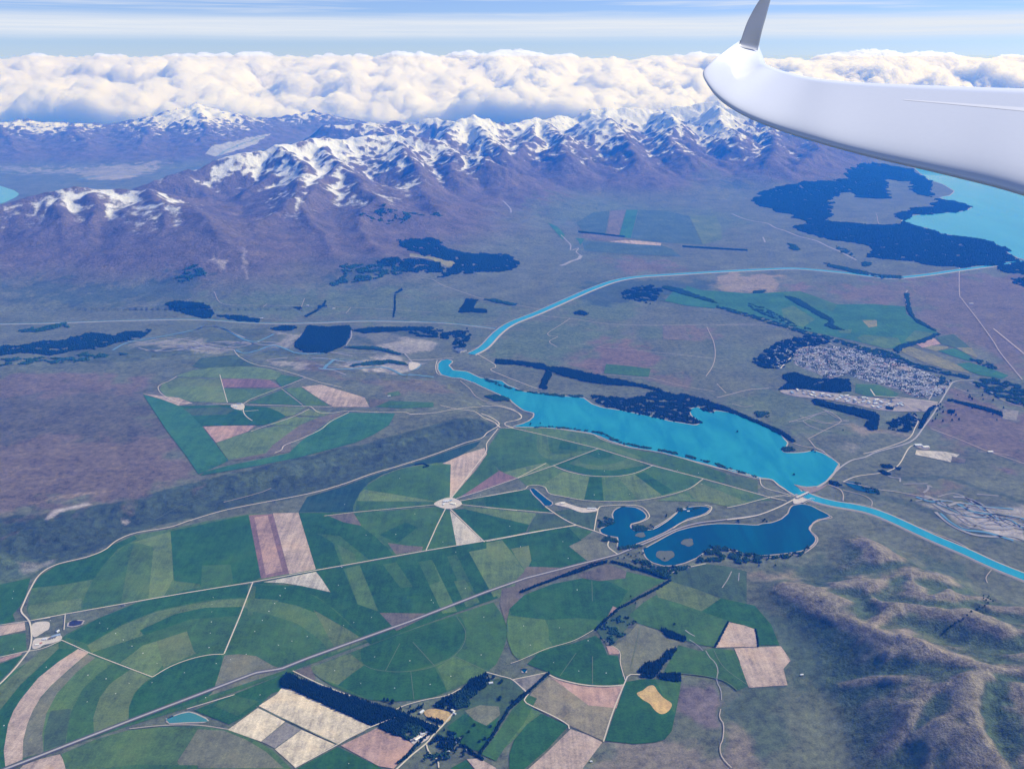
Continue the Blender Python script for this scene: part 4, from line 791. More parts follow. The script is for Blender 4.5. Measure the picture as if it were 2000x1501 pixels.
# ------------------------------------------------------------------ roads and lanes
M_LANE = plain('gravel_lane', (0.55, 0.50, 0.40), .95, .18, .03); M_ROAD = plain('sealed_road', (0.34, 0.33, 0.33), .9, .12, .05); M_VERGE = plain('road_verge', (0.085, 0.08, 0.075), .95, .3, .03)
M_TRACK = plain('dirt_track', (0.38, 0.33, 0.28), .95, .25, .03)
ROADS = [ # (name, width, material, verge width, smoothing, crop, points)
 ('highway', 13, 'R', 30, 0, 0, "-80 1540 0 1506 60 1483 250 1409 400 1352 500 1314 550 1306 600 1286 800 1214 950 1156 1028 1129 1206 1083"),
 ('highway', 12, 'R', 24, 1, 7, "960 1138 1050 1100 1200 1040 1400 950 1560 905 1700 888 1989 850"), ('highway', 12, 'L', 0, 1, 8, "0 1108 120 1095 240 1070 370 1020 490 960 545 935"),
 ('highway', 16, 'R', 0, 1, 8, "545 935 640 885 720 835 780 770 850 710 920 670 1010 650 1100 610 1300 555 1380 510 1440 430 1520 320 1620 150 1670 95 1810 85"),
 ('road', 9, 'L', 0, 1, 8, "1000 625 1100 600 1320 520 1380 430 1400 380 1370 340"),
 ('road', 10, 'L', 0, 1, 8, "850 830 950 790 1130 765 1220 735 1270 690 1340 575 1420 560"),
 ('road', 9, 'T', 0, 1, 8, "850 830 1000 860 1100 885 1250 905 1440 940 1700 985 1989 1030"), ('road', 8, 'T', 0, 1, 8, "630 920 740 960 850 980 1000 1000 1100 1030 1250 1100 1500 1200 1700 1280 1850 1370 1989 1430 2100 1480"),
 ('road', 9, 'T', 0, 1, 8, "740 850 820 880 850 920 850 970"), ('road', 7, 'T', 0, 1, 8, "850 890 1000 930 1060 970 1060 1010"), ('road', 9, 'T', 0, 1, 8, "600 520 650 580 720 620 810 690 820 720 770 790 710 840"),
 ('road', 8, 'T', 0, 1, 8, "590 518 700 460 820 400 830 370 760 320 700 300"), ('road', 9, 'T', 0, 1, 8, "480 545 560 570 680 590 740 640"),
 ('farm_lane', 9, 'L', 0, 0, 0, "62 1212 130 1199 232 1181 300 1169 370 1157 494 1137 617 1114 830 1076 945 1057 1055 1037 1126 1026"),
 ('farm_lane', 10, 'L', 0, 1, 0, "-20 1348 0 1336 30 1305 50 1280 58 1268 62 1245 58 1215 42 1195 46 1180 60 1150 78 1122 110 1103 170 1088 205 1074 228 1056 265 1041 330 1030 370 1017 430 999 480 988 600 965 666 947 725 926 786 908 853 886 906 866 940 856 952 845 972 833 974 826 960 816 940 808"),
 ('farm_lane', 8, 'L', 0, 0, 0, "494 1137 470 1200 438 1277"), ('farm_lane', 6, 'L', 0, 1, 1, "1640 668 1540 672 1400 702 1250 758 1118 835"), ('farm_lane', 6, 'L', 0, 0, 1, "455 565 560 612 650 655 750 695 960 775 1118 835"),
 ('farm_lane', 7, 'L', 0, 0, 6, "575 855 800 828 1100 800 1440 768"), ('farm_lane', 8, 'L', 0, 0, 6, "1322 1106 1400 930 1465 800"), ('farm_lane', 8, 'L', 0, 0, 6, "1500 805 1620 920 1750 1046"),
 ('farm_lane', 8, 'L', 0, 1, 6, "1500 735 1600 600 1700 470 1762 385 1765 330 1790 290 1850 215"), ('farm_lane', 7, 'L', 0, 0, 6, "1570 745 1700 722 1989 670"), ('farm_lane', 7, 'L', 0, 0, 6, "1570 770 1989 815"), ('farm_lane', 7, 'L', 0, 0, 6, "1545 727 1700 680 1989 578 2200 470"),
 ('farm_lane', 7, 'L', 0, 1, 7, "0 712 150 685 280 660 305 635 370 630 430 645 460 690 560 712 700 738 850 748 1000 748 1150 738 1300 710 1400 685 1500 648 1590 582"), ('farm_lane', 7, 'L', 0, 0, 7, "0 793 490 835"),
 ('farm_lane', 8, 'L', 0, 0, 7, "130 208 200 213 400 258 822 362 1215 485 1590 582 1940 680 2080 720 2200 745"), ('farm_lane', 7, 'L', 0, 0, 7, "232 578 490 487 822 362"), ('farm_lane', 7, 'L', 0, 1, 7, "490 487 600 530 720 556 850 566 980 562 1100 538 1217 487"),
 ('farm_lane', 9, 'L', 0, 1, 7, "430 785 500 835 580 885 660 922 800 968 880 1000 905 1020 890 1060 900 1090 960 1135"), ('farm_lane', 7, 'L', 0, 0, 7, "0 1043 300 985 660 920"), ('farm_lane', 8, 'L', 0, 1, 7, "790 965 800 900 810 850 830 790 900 780 985 775 1090 778 1150 795 1190 840 1190 870 1130 900 1070 915"),
 ('farm_lane', 8, 'L', 0, 1, 8, "0 1020 100 1000 250 960 400 932 470 940"), ('farm_lane', 7, 'L', 0, 1, 7, "1150 962 1230 950 1330 890 1400 830"), ('farm_lane', 8, 'L', 0, 1, 7, "1370 945 1430 905 1540 868 1620 840 1650 805 1645 785 1600 775"),
 ('farm_lane', 7, 'L', 0, 1, 7, "200 208 140 190 145 170 240 150 255 125 200 80 100 50 0 30"), ('farm_lane', 8, 'L', 0, 1, 7, "0 140 60 170 95 205 130 208"),
 ('farm_lane', 7, 'L', 0, 1, 7, "510 212 700 238 780 255 860 300 1050 352 1300 395 1600 480 1800 530 1989 575") , ('farm_lane', 9, 'L', 0, 1, 8, "0 735 100 760 240 800 330 815 380 860 480 920 520 940"), ('farm_lane', 7, 'L', 0, 1, 8, "240 800 250 850 290 880 400 910 500 940"),
 ('farm_lane', 8, 'L', 0, 1, 11, "690 480 720 520 780 555 850 580 930 592 1100 640 1250 690 1390 722"), ('farm_lane', 7, 'L', 0, 1, 11, "320 650 270 680 205 710 200 740 240 780 330 820 420 828"), ('farm_lane', 8, 'L', 0, 0, 11, "550 828 750 835 1000 840 1160 847 1330 850"),
 ('farm_lane', 7, 'L', 0, 0, 11, "598 640 622 730 648 822"), ('farm_lane', 7, 'L', 0, 1, 11, "750 832 800 800 900 760 980 730 1060 700 1160 660"), ('farm_lane', 8, 'L', 0, 1, 11, "750 840 755 890 780 920 810 940"), ('farm_lane', 7, 'L', 0, 0, 11, "740 880 850 872"),
 ('farm_lane', 5, 'L', 0, 0, 11, "1000 732 1140 840"), ('farm_lane', 8, 'L', 0, 1, 11, "1140 848 1190 850 1240 885 1320 890 1420 878 1550 882 1700 886 1800 885 1850 897 1989 890") , ('farm_lane', 8, 'L', 0, 1, 11, "1440 885 1320 945 1250 1000 1120 1060 1020 1100 1000 1130 955 1150"),
 ('farm_lane', 7, 'L', 0, 1, 11, "1180 865 1060 920 880 980 800 1010"), ('farm_lane', 9, 'L', 0, 1, 10, "0 1300 150 1290 300 1265 450 1250 570 1245 680 1275 730 1310 700 1335 630 1350 625 1370 680 1390"), ('farm_lane', 8, 'L', 0, 1, 10, "200 1240 300 1262 420 1280 480 1320 560 1355 590 1385"),
 ('farm_lane', 8, 'T', 0, 1, 10, "330 1080 390 1130 430 1180 500 1215 600 1240 690 1270"), ('farm_lane', 8, 'L', 0, 1, 10, "180 945 170 990 180 1030 210 1045"), ('road', 8, 'L', 0, 1, 10, "0 945 150 940 290 930"), ('road', 8, 'L', 0, 1, 10, "440 905 500 940 550 970 560 990 530 1010 620 1050 800 1120 860 1135"),
 ('road', 8, 'T', 0, 0, 10, "570 745 600 730 400 720 0 690"), ('road', 8, 'T', 0, 1, 10, "400 880 470 850 540 800 570 755"), ('road', 9, 'T', 0, 0, 10, "0 400 150 420 450 540 600 570 850 615"), ('road', 9, 'T', 0, 1, 10, "830 655 1050 675 1380 715 1989 715 2300 705"), ('road', 8, 'T', 0, 1, 10, "1045 675 960 730 900 770 920 790 965 792 910 825 960 860"),
 ('road', 9, 'T', 0, 1, 10, "1935 730 1980 830 1989 920 1970 990 1930 1050"), ('road', 8, 'T', 0, 1, 9, "0 318 300 318 400 330 600 375"), ('road', 12, 'T', 0, 1, 9, "0 790 100 765 200 740 340 728"), ('road', 12, 'T', 0, 0, 9, "510 740 650 690 860 630"), ('road', 14, 'L', 0, 1, 9, "415 600 470 540 540 475 620 455"),
 ('road', 9, 'T', 0, 1, 9, "1640 1 0 0") if False else ('road', 12, 'T', 0, 1, 12, "1580 830 1578 920 1580 1080 1600 1120 1700 1250 1800 1390 1850 1470 1989 1640"),
 ('runway', 22, 'T', 0, 0, 9, "1800 340 1989 495 2100 590"), ('road', 9, 'T', 0, 1, 12, "1040 560 1060 630 1150 690 1280 755"), ('road', 9, 'T', 0, 0, 9, "1390 990 1600 1070 1740 1130 1989 1215 2200 1290"), ('road', 8, 'T', 0, 0, 9, "1700 1140 1780 1145 1900 1165"),
 ('farm_lane', 7, 'L', 0, 1, 2, "270 790 500 900 800 1010 1000 1075 1200 1150 1350 1200"), ('farm_lane', 6, 'L', 0, 1, 2, "1010 1080 1100 1040 1250 1000 1400 970 1500 920"), ('farm_lane', 9, 'L', 0, 1, 2, "1000 1540 1140 1410 1250 1320 1300 1260 1370 1190 1420 1130 1460 1080"), ('farm_lane', 7, 'L', 0, 1, 2, "1250 1330 1270 1390 1330 1440 1340 1500"),
 ('farm_lane', 6, 'L', 0, 1, 2, "1690 800 1800 830 1880 855 1980 945"), ('farm_lane', 7, 'L', 0, 0, 2, "285 1500 600 1330 760 1235 1020 1130"), ('farm_lane', 5, 'T', 0, 0, 2, "0 1050 300 1185 600 1330"), ('farm_lane', 5, 'T', 0, 0, 2, "1150 580 1310 755"), ('farm_lane', 4, 'T', 0, 0, 2, "1055 590 950 790"), ('farm_lane', 4, 'T', 0, 0, 2, "1135 795 1158 1000"), ('farm_lane', 4, 'T', 0, 0, 2, "1450 680 1700 795"),
 ('farm_lane', 4, 'T', 0, 1, 2, "790 745 850 775 950 792 1060 798 1200 785 1310 755 1440 690 1520 600 1535 500 1470 390"),
 ('farm_lane', 6, 'L', 0, 0, 3, "5 855 270 800"), ('farm_lane', 6, 'L', 0, 0, 3, "5 855 115 950"), ('farm_lane', 9, 'L', 0, 1, 3, "275 820 340 850 480 885 600 900 720 902 825 893"), ('farm_lane', 7, 'L', 0, 1, 3, "670 1310 740 1090 830 870 860 820 940 818"), ('farm_lane', 7, 'L', 0, 1, 3, "120 960 90 1010 150 1050 300 1120 410 1185 420 1215"),
 ('farm_lane', 5, 'L', 0, 1, 3, "-10 735 60 712 250 630 450 570 600 490"), ('farm_lane', 5, 'T', 0, 0, 3, "590 890 590 685"), ('farm_lane', 4, 'T', 0, 0, 3, "350 830 470 660"), ('farm_lane', 4, 'T', 0, 0, 3, "590 280 585 130"), ('farm_lane', 4, 'T', 0, 0, 3, "870 770 945 450"), ('farm_lane', 5, 'L', 0, 1, 3, "740 610 790 650 795 740 830 860"),
 ('farm_lane', 7, 'L', 0, 1, 3, "1160 75 1280 35 1420 5"), ('farm_lane', 6, 'T', 0, 1, 3, "1530 1070 1520 1130 1550 1180 1545 1290 1525 1340 1530 1400 1560 1450 1610 1500"), ('farm_lane', 5, 'T', 0, 1, 3, "1240 810 1390 825 1530 855 1600 890 1650 935"), ('farm_lane', 5, 'T', 0, 1, 3, "1480 640 1520 720 1580 790 1720 890"),
 ('farm_lane', 6, 'T', 0, 1, 4, "0 340 120 335 250 315 350 315 400 290"), ('farm_lane', 9, 'T', 0, 1, 4, "400 290 460 240 475 190 415 130 440 90 500 60 580 45 570 30"), ('farm_lane', 6, 'T', 0, 1, 4, "1750 425 1710 480 1720 520"),
 ('farm_lane', 7, 'L', 0, 1, 1, "-60 700 0 690 160 655 300 630 380 600 455 565"), ('farm_lane', 6, 'L', 0, 0, 1, "-40 460 190 428 370 400"), ('farm_lane', 6, 'L', 0, 1, 1, "480 370 470 490"), ('farm_lane', 6, 'L', 0, 0, 1, "1370 1070 1720 965"), ('farm_lane', 6, 'T', 0, 1, 1, "950 1215 1200 1190 1450 1188 1680 1220"),
 ('farm_lane', 5, 'T', 0, 1, 5, "1130 1000 1240 940 1360 880 1540 820"), ('farm_lane', 6, 'T', 0, 1, 5, "1640 870 1900 800 1989 765"),
 ('farm_lane', 12, 'L', 0, 0, 9, "1000 735 1030 780 1200 790 1440 820"), ('road', 12, 'T', 0, 0, 9, "1160 790 1280 870"), ('road', 12, 'T', 0, 0, 9, "1380 805 1420 740 1520 700"),
] + [
 ('road', 8, 'T', 0, 1, 9, "20 0 20 0") if False else ('road', 10, 'T', 0, 1, 9, "640 400 700 420 800 470 900 480"), ('road', 9, 'T', 0, 1, 9, "1640 690 1760 740 1850 800 1920 830 1989 850"), ('road', 8, 'T', 0, 0, 9, "0 700 60 760"), ('road', 8, 'T', 0, 1, 9, "470 950 540 930 640 900 720 880 780 890"), ('road', 8, 'T', 0, 0, 9, "540 910 700 960 860 940"), ('road', 8, 'T', 0, 1, 9, "100 830 180 850 240 840"),
 ('road', 8, 'T', 0, 0, 9, "1540 720 1640 760 1700 760"), ('road', 8, 'T', 0, 1, 10, "640 945 780 990 1000 1000"), ('road', 7, 'T', 0, 0, 10, "1260 1040 1560 1060 1800 1120 1989 1150"), ('road', 7, 'T', 0, 0, 10, "1210 860 1500 885 1989 935"), ('road', 7, 'T', 0, 1, 11, "560 100 620 180 850 190 1160 195 1500 205 1989 235"), ('road', 7, 'T', 0, 1, 11, "0 200 200 185 340 170 420 140"), ('road', 7, 'T', 0, 0, 11, "1125 220 1150 145"), ('road', 7, 'T', 0, 0, 11, "1420 240 1450 205"), ('road', 7, 'T', 0, 0, 11, "880 200 905 180"), ('road', 7, 'T', 0, 1, 11, "850 272 1000 285 1200 300"),
]
M_FAINT = plain('wheel_track', (0.125, 0.165, 0.085), .95, .25, .03)
RM = {'R': M_ROAD, 'L': M_LANE, 'T': M_TRACK}
for i, (nm, w, mk, vg, sm, reg, s) in enumerate(ROADS):
    P = px(reg, s); P = spline(P, False, 6) if sm else P
    W = place(P)
    if vg: struct(ribbon('road_verge', W, vg, M_VERGE, 4.0, 25))
    struct(ribbon(nm, W, w * (.85 if w > 5 else .7), M_FAINT if (w <= 5 and mk == 'T') else RM[mk], 4.3 + 0.01 * i, 25))
M_YARD2 = plain('works_ground', (0.27, 0.24, 0.22), .95, .7, .012); M_YARD = plain('yard_gravel', (0.50, 0.45, 0.40), .95, .35, .04)
for reg, s in ((1, "240 445 355 430 360 480 330 500 300 520 245 540"), (1, "250 560 320 545 440 530 450 560 390 585 320 600 290 620 240 625"), (6, "1380 770 1420 740 1500 720 1570 745 1580 775 1520 800 1450 800"), (8, "490 950 560 935 600 955 540 985 490 990"), (7, "500 770 560 750 600 765 700 795 810 800 805 820 700 830 600 795"),
               (11, "670 840 740 825 760 850 740 870 690 860"), (9, "410 745 520 735 740 758 900 780 1100 800 1330 870 1250 880 1060 870 900 835 700 800 500 780"), (9, "1290 1090 1340 1100 1390 1115 1360 1130 1300 1110"), (2, "1130 1290 1200 1240 1270 1240 1260 1290 1170 1330"), (10, "0 960 70 970 40 1000 0 1010"),
               (9, "1110 570 1250 600 1262 620 1180 610 1130 590"), (9, "1440 825 1350 880 1280 850 1200 830 1140 800 1300 800")):
    struct(sheet('yard', place(spline(px(reg, s), True, 4)), M_YARD if reg != 9 else M_YARD2, 3.9))

M_STREAM = plain('stream_gravel', (0.27, 0.265, 0.27), .9, .4, .01); M_STRW = plain('stream_water', (0.10, 0.22, 0.30), .3, .2, .01, .4)
STREAMS = [ (5,'G',3,"1420 640 1450 690 1490 730 1510 790 1500 860 1530 930 1535 1000"), (6,'G',3,"1270 490 1310 520 1340 535"), (4,'G',3,"1300 560 1360 600 1400 640"), (6,'G',3,"1610 60 1580 120 1540 180"), (5,'G',3,"1665 70 1660 130"),  # width, material, crop, points
 (26,'W',11,"-100 480 0 430 200 395 430 350 500 325 600 332 680 370 760 412 830 425 900 400 950 375"), (18,'G',11,"0 450 100 430 200 408 300 404 420 420 480 445 560 470 690 480"), (22,'G',11,"430 352 520 322 620 340 700 375 760 400"), (26,'W',11,"700 480 760 500 850 480 900 460 960 450 1050 482 1100 500 1200 505 1280 500"), (36,'W',11,"1275 600 1300 575 1345 540"), (26,'W',11,"1240 598 1340 605 1500 600 1600 590 1700 600 1780 640 1850 640 1989 655"), (16,'G',11,"1250 604 1340 612 1420 640"), (30,'W',11,"1830 600 1900 570 1880 600 1840 610"), (14,'G',11,"1085 440 1110 400 1170 350"), (14,'G',11,"1450 350 1455 390 1420 450"), (18,'G',11,"900 545 980 535 1040 530"), (14,'G',11,"1820 545 1989 545"), (14,'G',11,"1800 500 1840 545 1860 570"),
 (34,'G',12,"100 560 160 585 230 605 330 622 380 650 450 672 530 705 600 722 660 740 720 770 790 800 850 830 910 862"), (26,'G',12,"300 710 315 745"), (60,'G',10,"980 330 1010 322 1050 302 1100 285 1115 265"), (22,'G',10,"1115 265 1085 240 1100 215 1050 230 1048 195 1020 165 985 130"), (30,'G',0,"982 392 990 400 997 408 998 416"), (40,'G',0,"800 500 830 505"), (18,'G',9,"1240 90 1225 130 1240 190 1260 240 1300 290"),
 (26,'W',8,"1560 1060 1640 1130 1740 1180 1900 1200 2100 1260"), (20,'G',8,"1700 1020 1850 1045 1989 1072 2150 1100"), (14,'G',8,"1830 920 1900 925 1989 932"), (18,'W',8,"1740 985 1850 1010 1989 1020 2100 1030"), (16,'G',8,"1500 870 1470 850 1475 880 1440 910"), (12,'G',8,"1290 845 1470 842"), (12,'G',8,"1180 785 1220 800 1265 800 1268 830"), (24,'G',4,"1340 0 1450 90 1600 160 1750 180 1900 175 2050 230"), (20,'W',4,"1500 -60 1620 0 1800 20 2050 60"), (34,'G',4,"1560 40 1700 110 1860 120 1900 110"),
 (40,'G',0,"0 338 60 342 120 337 190 330"), (50,'W',0,"150 351 200 344 275 341"), (50,'W',0,"425 305 450 290 490 275 520 266"),
 (9,'G',9,"470 945 560 940 650 900 720 900"), (9,'G',9,"560 940 600 970 680 1000 740 1010"), (9,'G',9,"700 870 780 920 850 940"), (9,'G',9,"640 930 740 960 860 960"),
]
for w, mk, reg, s in STREAMS:
    struct(ribbon('stream', place(spline(px(reg, s), False, 6)), w, M_STRW if mk == 'W' else M_STREAM, 3.4, 30))

rb = random.Random(5)
def braid(reg, x0, y0, x1, y1, spread, n, w0, w1):
    for k in range(n):
        a = rb.uniform(0, .55); b = min(1, a + rb.uniform(.25, .6)); o = rb.uniform(-1, 1) * spread; ph = rb.uniform(0, 6); fr = rb.uniform(5, 10); am = spread * rb.uniform(.12, .3); P = []
        for q in range(12):
            t = a + (b - a) * q / 11; P.append((x0 + (x1 - x0) * t, y0 + (y1 - y0) * t + o * math.sin(math.pi * min(1, t + .1)) + am * math.sin(fr * t * 2 + ph)))
        X0, Y0, K = RG[reg]; P = [(X0 + p / K, Y0 + q / K) for p, q in P]
        struct(ribbon('stream', place(spline(P, False, 4)), rb.uniform(w0, w1), M_STRW if rb.random() < .3 else M_STREAM, 3.3, 30))
braid(8, 1380, 960, 2200, 1170, 95, 16, 8, 24)
braid(11, -100, 450, 1000, 430, 55, 9, 8, 22)
braid(11, 1000, 520, 1950, 560, 50, 9, 8, 24)
# ------------------------------------------------------------------ clouds
def cells(x, y, size, seed):
    """rounded heads: the height of the nearest jittered dome"""
    gx, gy = x / size, y / size; ix = np.floor(gx).astype(np.int64); iy = np.floor(gy).astype(np.int64); out = np.full(x.shape, -1.0)
    for a in (-1, 0, 1):
        for b in (-1, 0, 1):
            cx = ix + a + 0.15 + 0.7 * _hash(ix + a, iy + b, seed) / 65536; cy = iy + b + 0.15 + 0.7 * _hash(ix + a, iy + b, seed + 5) / 65536
            r = 0.55 + 0.45 * _hash(ix + a, iy + b, seed + 9) / 65536
            d2 = (gx - cx) ** 2 + (gy - cy) ** 2
            out = np.maximum(out, np.sqrt(np.maximum(r * r - d2, 0)) - 0.25 * (d2 > r * r))
    return out * size
def cloud_mat(name, dens=0.010):
    m = bpy.data.materials.new(name); m.use_nodes = True; m.node_tree.nodes.clear(); t = NT(m.node_tree)
    v = t.new('ShaderNodeVolumeScatter', None, Color=(0.999, 0.999, 0.999, 1), Density=dens, Anisotropy=0.35)
    o = t.new('ShaderNodeOutputMaterial'); t.l.new(v.outputs[0], o.inputs['Volume'])
    return m
M_CLOUD = cloud_mat('cloud', 0.0055)
def cloud_bank(x0, x1, y0, y1, dx):
    xs = np.arange(x0, x1, dx); ys = np.arange(y0, y1, dx); X, Y = np.meshgrid(xs, ys)
    wx_ = 350 * fbm(X, Y, 1500, 3, 301); wy_ = 350 * fbm(X, Y, 1500, 3, 302); xx, yy = X + wx_, Y + wy_
    dep = (Y - y0 + 900 * fbm(X, Y, 5200, 3, 305) + 700) / (y1 - y0)
    base_ = 0 + 2500 * np.clip(dep, 0, 1) ** .85
    big = cells(xx, yy, 3600, 310) * 0.42; mid = cells(xx, yy, 1200, 320) * .42; sm_ = cells(xx, yy, 500, 330) * .42; ti = cells(xx, yy, 240, 340) * .42 + 70 * fbm(xx, yy, 190, 3, 345) + 150 * fbm(X, Y, 520, 3, 346)
    amp = 1.0
    Z = base_ + amp * (big * (.45 + .45 * fbm(X, Y, 3000, 2, 361)) + mid * (1 + .6 * fbm(X, Y, 2500, 2, 362)) + sm_ * (1.0 + .7 * fbm(X, Y, 1800, 2, 363)) + ti + 260 * fbm(X, Y, 9000, 2, 350)) - 350
    lim = 2800 + 520 * fbm(X, Y, 7000, 3, 351); Z = np.where(Z > lim, lim + (Z - lim) * .6, Z)
    gy, gx = np.gradient(Z, dx)
    k = 0.10 * dx
    X2 = X - np.clip(gx, -2.5, 2.5) * 40; Y2 = Y - np.clip(gy, -2.5, 2.5) * 40
    Y2 = np.maximum(Y2, 41700)
    ny, nx = X.shape; top = np.stack([X2, Y2, np.maximum(Z, -380)], -1).reshape(-1, 3)
    idx = np.arange(nx * ny).reshape(ny, nx)
    q = np.stack([idx[:-1, :-1], idx[:-1, 1:], idx[1:, 1:], idx[1:, :-1]], -1).reshape(-1, 4)
    # flat underside
    bot = top.copy(); bot[:, 2] = -400
    per = np.r_[idx[0, :], idx[1:, -1], idx[-1, -2::-1], idx[-2:0:-1, 0]]; pn = np.roll(per, -1); N = nx * ny
    sk = np.stack([per, per + N, pn + N, pn], -1)
    V = np.vstack([top, bot]); F = np.vstack([q, q[:, ::-1] + N, sk])
    used, inv = np.unique(F, return_inverse=True)
    return link_mesh('cloud_bank', V[used], inv.reshape(-1, 4), M_CLOUD, smooth=True)
tag(cloud_bank(-33000, 33000, 42300, 60000, 80.0), kind='stuff')

# ------------------------------------------------------------------ the glider's wing
def cs(pxx, pyy, depth):
    u = (pxx - 1000) / FPX; v = (750.5 - pyy) / FPX
    return np.array([u * depth, (CP + v * SP) * depth, CAM_Z + (-SP + v * CP) * depth])
PROF = [(1,.001),(.9,.009),(.78,.017),(.65,.024),(.5,.029),(.36,.031),(.24,.030),(.15,.027),(.085,.0215),(.045,.015),(.02,.008),(.006,.001),(0,-.006),(.001,-.013),(.008,-.022),(.025,-.032),(.06,-.042),(.13,-.052),(.28,-.058),(.5,-.050),(.75,-.027),(.9,-.011),(1,-.002)]
def foil(LE, TE, up, th, cam_=0.02):
    """closed aerofoil loop: upper side from the trailing edge forward, round the nose, then the lower side back"""
    c = TE - LE; L = np.linalg.norm(c); k = th / .13
    return [LE + c * x + up * L * z * k for x, z in PROF]
def loft(name, secs, mat, parent, cap=True):
    n = len(secs[0]); V = [p for s in secs for p in s]; F = []
    for i in range(len(secs) - 1):
        for k in range(n): F.append((i * n + k, i * n + (k + 1) % n, (i + 1) * n + (k + 1) % n, (i + 1) * n + k))
    if cap: F.append(tuple(range(n))); F.append(tuple(range((len(secs) - 1) * n, len(secs) * n))[::-1])
    return V, F
def gel(name, rgb, rough=0.18, coat=0.6):
    m, t, b = material(name, rough, 0.5); b.inputs['Base Color'].default_value = rgb + (1,)
    b.inputs['Coat Weight'].default_value = coat; b.inputs['Coat Roughness'].default_value = 0.05
    g = t.new('ShaderNodeNewGeometry').outputs['Position']; n = t.noise(g, 1.4, 3, 0.5); n2 = t.noise(g, 30.0, 3, 0.6)
    t.l.new(t.mix(n2, (rgb[0] * .95, rgb[1] * .95, rgb[2] * .96), rgb), b.inputs['Base Color'])
    t.l.new(t.new('ShaderNodeBump', None, Height=n, Strength=0.05, Distance=0.02).outputs[0], b.inputs['Normal'])
    return m
M_GEL = gel('wing_gelcoat', (0.84, 0.86, 0.88), .3, .3); M_WL = gel('winglet_gelcoat', (0.20, 0.22, 0.27), .4, .3); M_SEAL = gel('seal_tape', (0.9, 0.9, 0.9), .5, 0); M_UND = gel('wing_underside_grey', (0.22, 0.25, 0.29), .5, .2)
ST = [ # LE px, LE py, LE depth, TE px, TE py, TE depth, thickness
 (2500, 560, 3.9, 2560, 186, 5.05, 0.13), (2250, 458, 4.4, 2290, 180, 5.5, 0.13), (2000, 372, 4.9, 2020, 174, 5.95, 0.13), (1850, 334, 5.25, 1865, 169, 6.25, 0.125), (1700, 300, 5.6, 1712, 163, 6.55, 0.12), (1600, 273, 5.85, 1625, 157, 6.75, 0.12),
 (1520, 248, 6.1, 1575, 150, 6.95, 0.115), (1450, 219, 6.3, 1530, 139, 7.1, 0.11), (1405, 190, 6.45, 1500, 128, 7.15, 0.11), (1382, 163, 6.6, 1495, 124, 7.25, 0.09), (1373, 141, 6.75, 1492, 118, 7.36, 0.08), (1386, 124, 6.9, 1490, 111, 7.45, 0.075), (1408, 106, 7.05, 1487, 103, 7.55, 0.075), (1430, 90, 7.2, 1484, 95, 7.65, 0.08), (1446, 79, 7.3, 1482, 87, 7.7, 0.09)]
def up_at(i, A, B, S):
    c = B[i] - A[i]; s = S[min(i + 1, len(S) - 1)] - S[max(i - 1, 0)]
    n = np.cross(c, s); n /= np.linalg.norm(n)
    return n
A = [cs(a, b, c) for a, b, c, d, e, f, g in ST]; B = [cs(d, e, f) for a, b, c, d, e, f, g in ST]; S = [(a + b) / 2 for a, b in zip(A, B)]
ups = []
for i in range(len(ST)):
    j = min(i, 7); n = up_at(j, A, B, S)
    if n[2] < 0: n = -n
    ups.append(n)
wing = empty('glider_wing', tuple(S[2])); 
tag(wing, 'glossy white glider wing with a dark upturned winglet, reaching in from the right', 'wing')
def local(vs): return [tuple(np.asarray(v) - np.array(S[2])) for v in vs]
secs = [foil(A[i], B[i], ups[i], ST[i][6]) for i in range(len(ST))]
# refine spanwise
def dens(secs, n=5):
    arr = np.array(secs); out = []
    N = len(arr)
    for i in range(N - 1):
        p0 = arr[max(i - 1, 0)]; p1 = arr[i]; p2 = arr[i + 1]; p3 = arr[min(i + 2, N - 1)]
        for k in range(n):
            t = k / n; out.append(0.5 * ((2 * p1) + (-p0 + p2) * t + (2 * p0 - 5 * p1 + 4 * p2 - p3) * t * t + (-p0 + 3 * p1 - 3 * p2 + p3) * t ** 3))
    out.append(arr[-1]); return out
D = dens(secs)
V_, F_ = loft('wing_skin', D, M_GEL, wing)
o = link_mesh('wing_skin', local(V_), F_, M_GEL, wing, smooth=True)
WL = [(1443, 92, 7.3, 1480, 99, 7.5, .06), (1456, 52, 7.3, 1488, 62, 7.45, .07), (1467, 28, 7.32, 1496, 34, 7.45, .07), (1481, 4, 7.34, 1504, 4, 7.45, .07), (1496, -16, 7.36, 1511, -20, 7.45, .07), (1510, -34, 7.38, 1518, -38, 7.45, .07)]
A2 = [cs(a, b, c) for a, b, c, d, e, f, g in WL]; B2 = [cs(d, e, f) for a, b, c, d, e, f, g in WL]
wup = np.array((.15, -.95, .1)); wup /= np.linalg.norm(wup)
s2 = [foil(A2[i], B2[i], wup, WL[i][6]) for i in range(len(WL))]
V_, F_ = loft('winglet', dens(s2, 3), M_WL, wing)
link_mesh('winglet', local(V_), F_, M_WL, wing, smooth=True)
# aileron gap seal: a thin raised strip along the outer trailing part of the upper skin
strip = []
for i in range(12, 45):
    s_ = D[min(i - 12, len(D) - 1)]
n_up = 22
rowa, rowb = [], []
for i in range(4, 19):
    s_ = D[i]; w_ = .5 * (1 - (i - 4) / 15) ; p = s_[3] * (.5 + w_) + s_[2] * (.5 - w_); q = s_[3] * .42 + s_[2] * .58; u = ups[min(i // 5, len(ups) - 1)] * 0.0012
    rowa.append(p + u); rowb.append(q + u)
nn = len(rowa); link_mesh('aileron_seal', local(rowa + rowb), [(i, nn + i, nn + i + 1, i + 1) for i in range(nn - 1)], M_SEAL, wing)
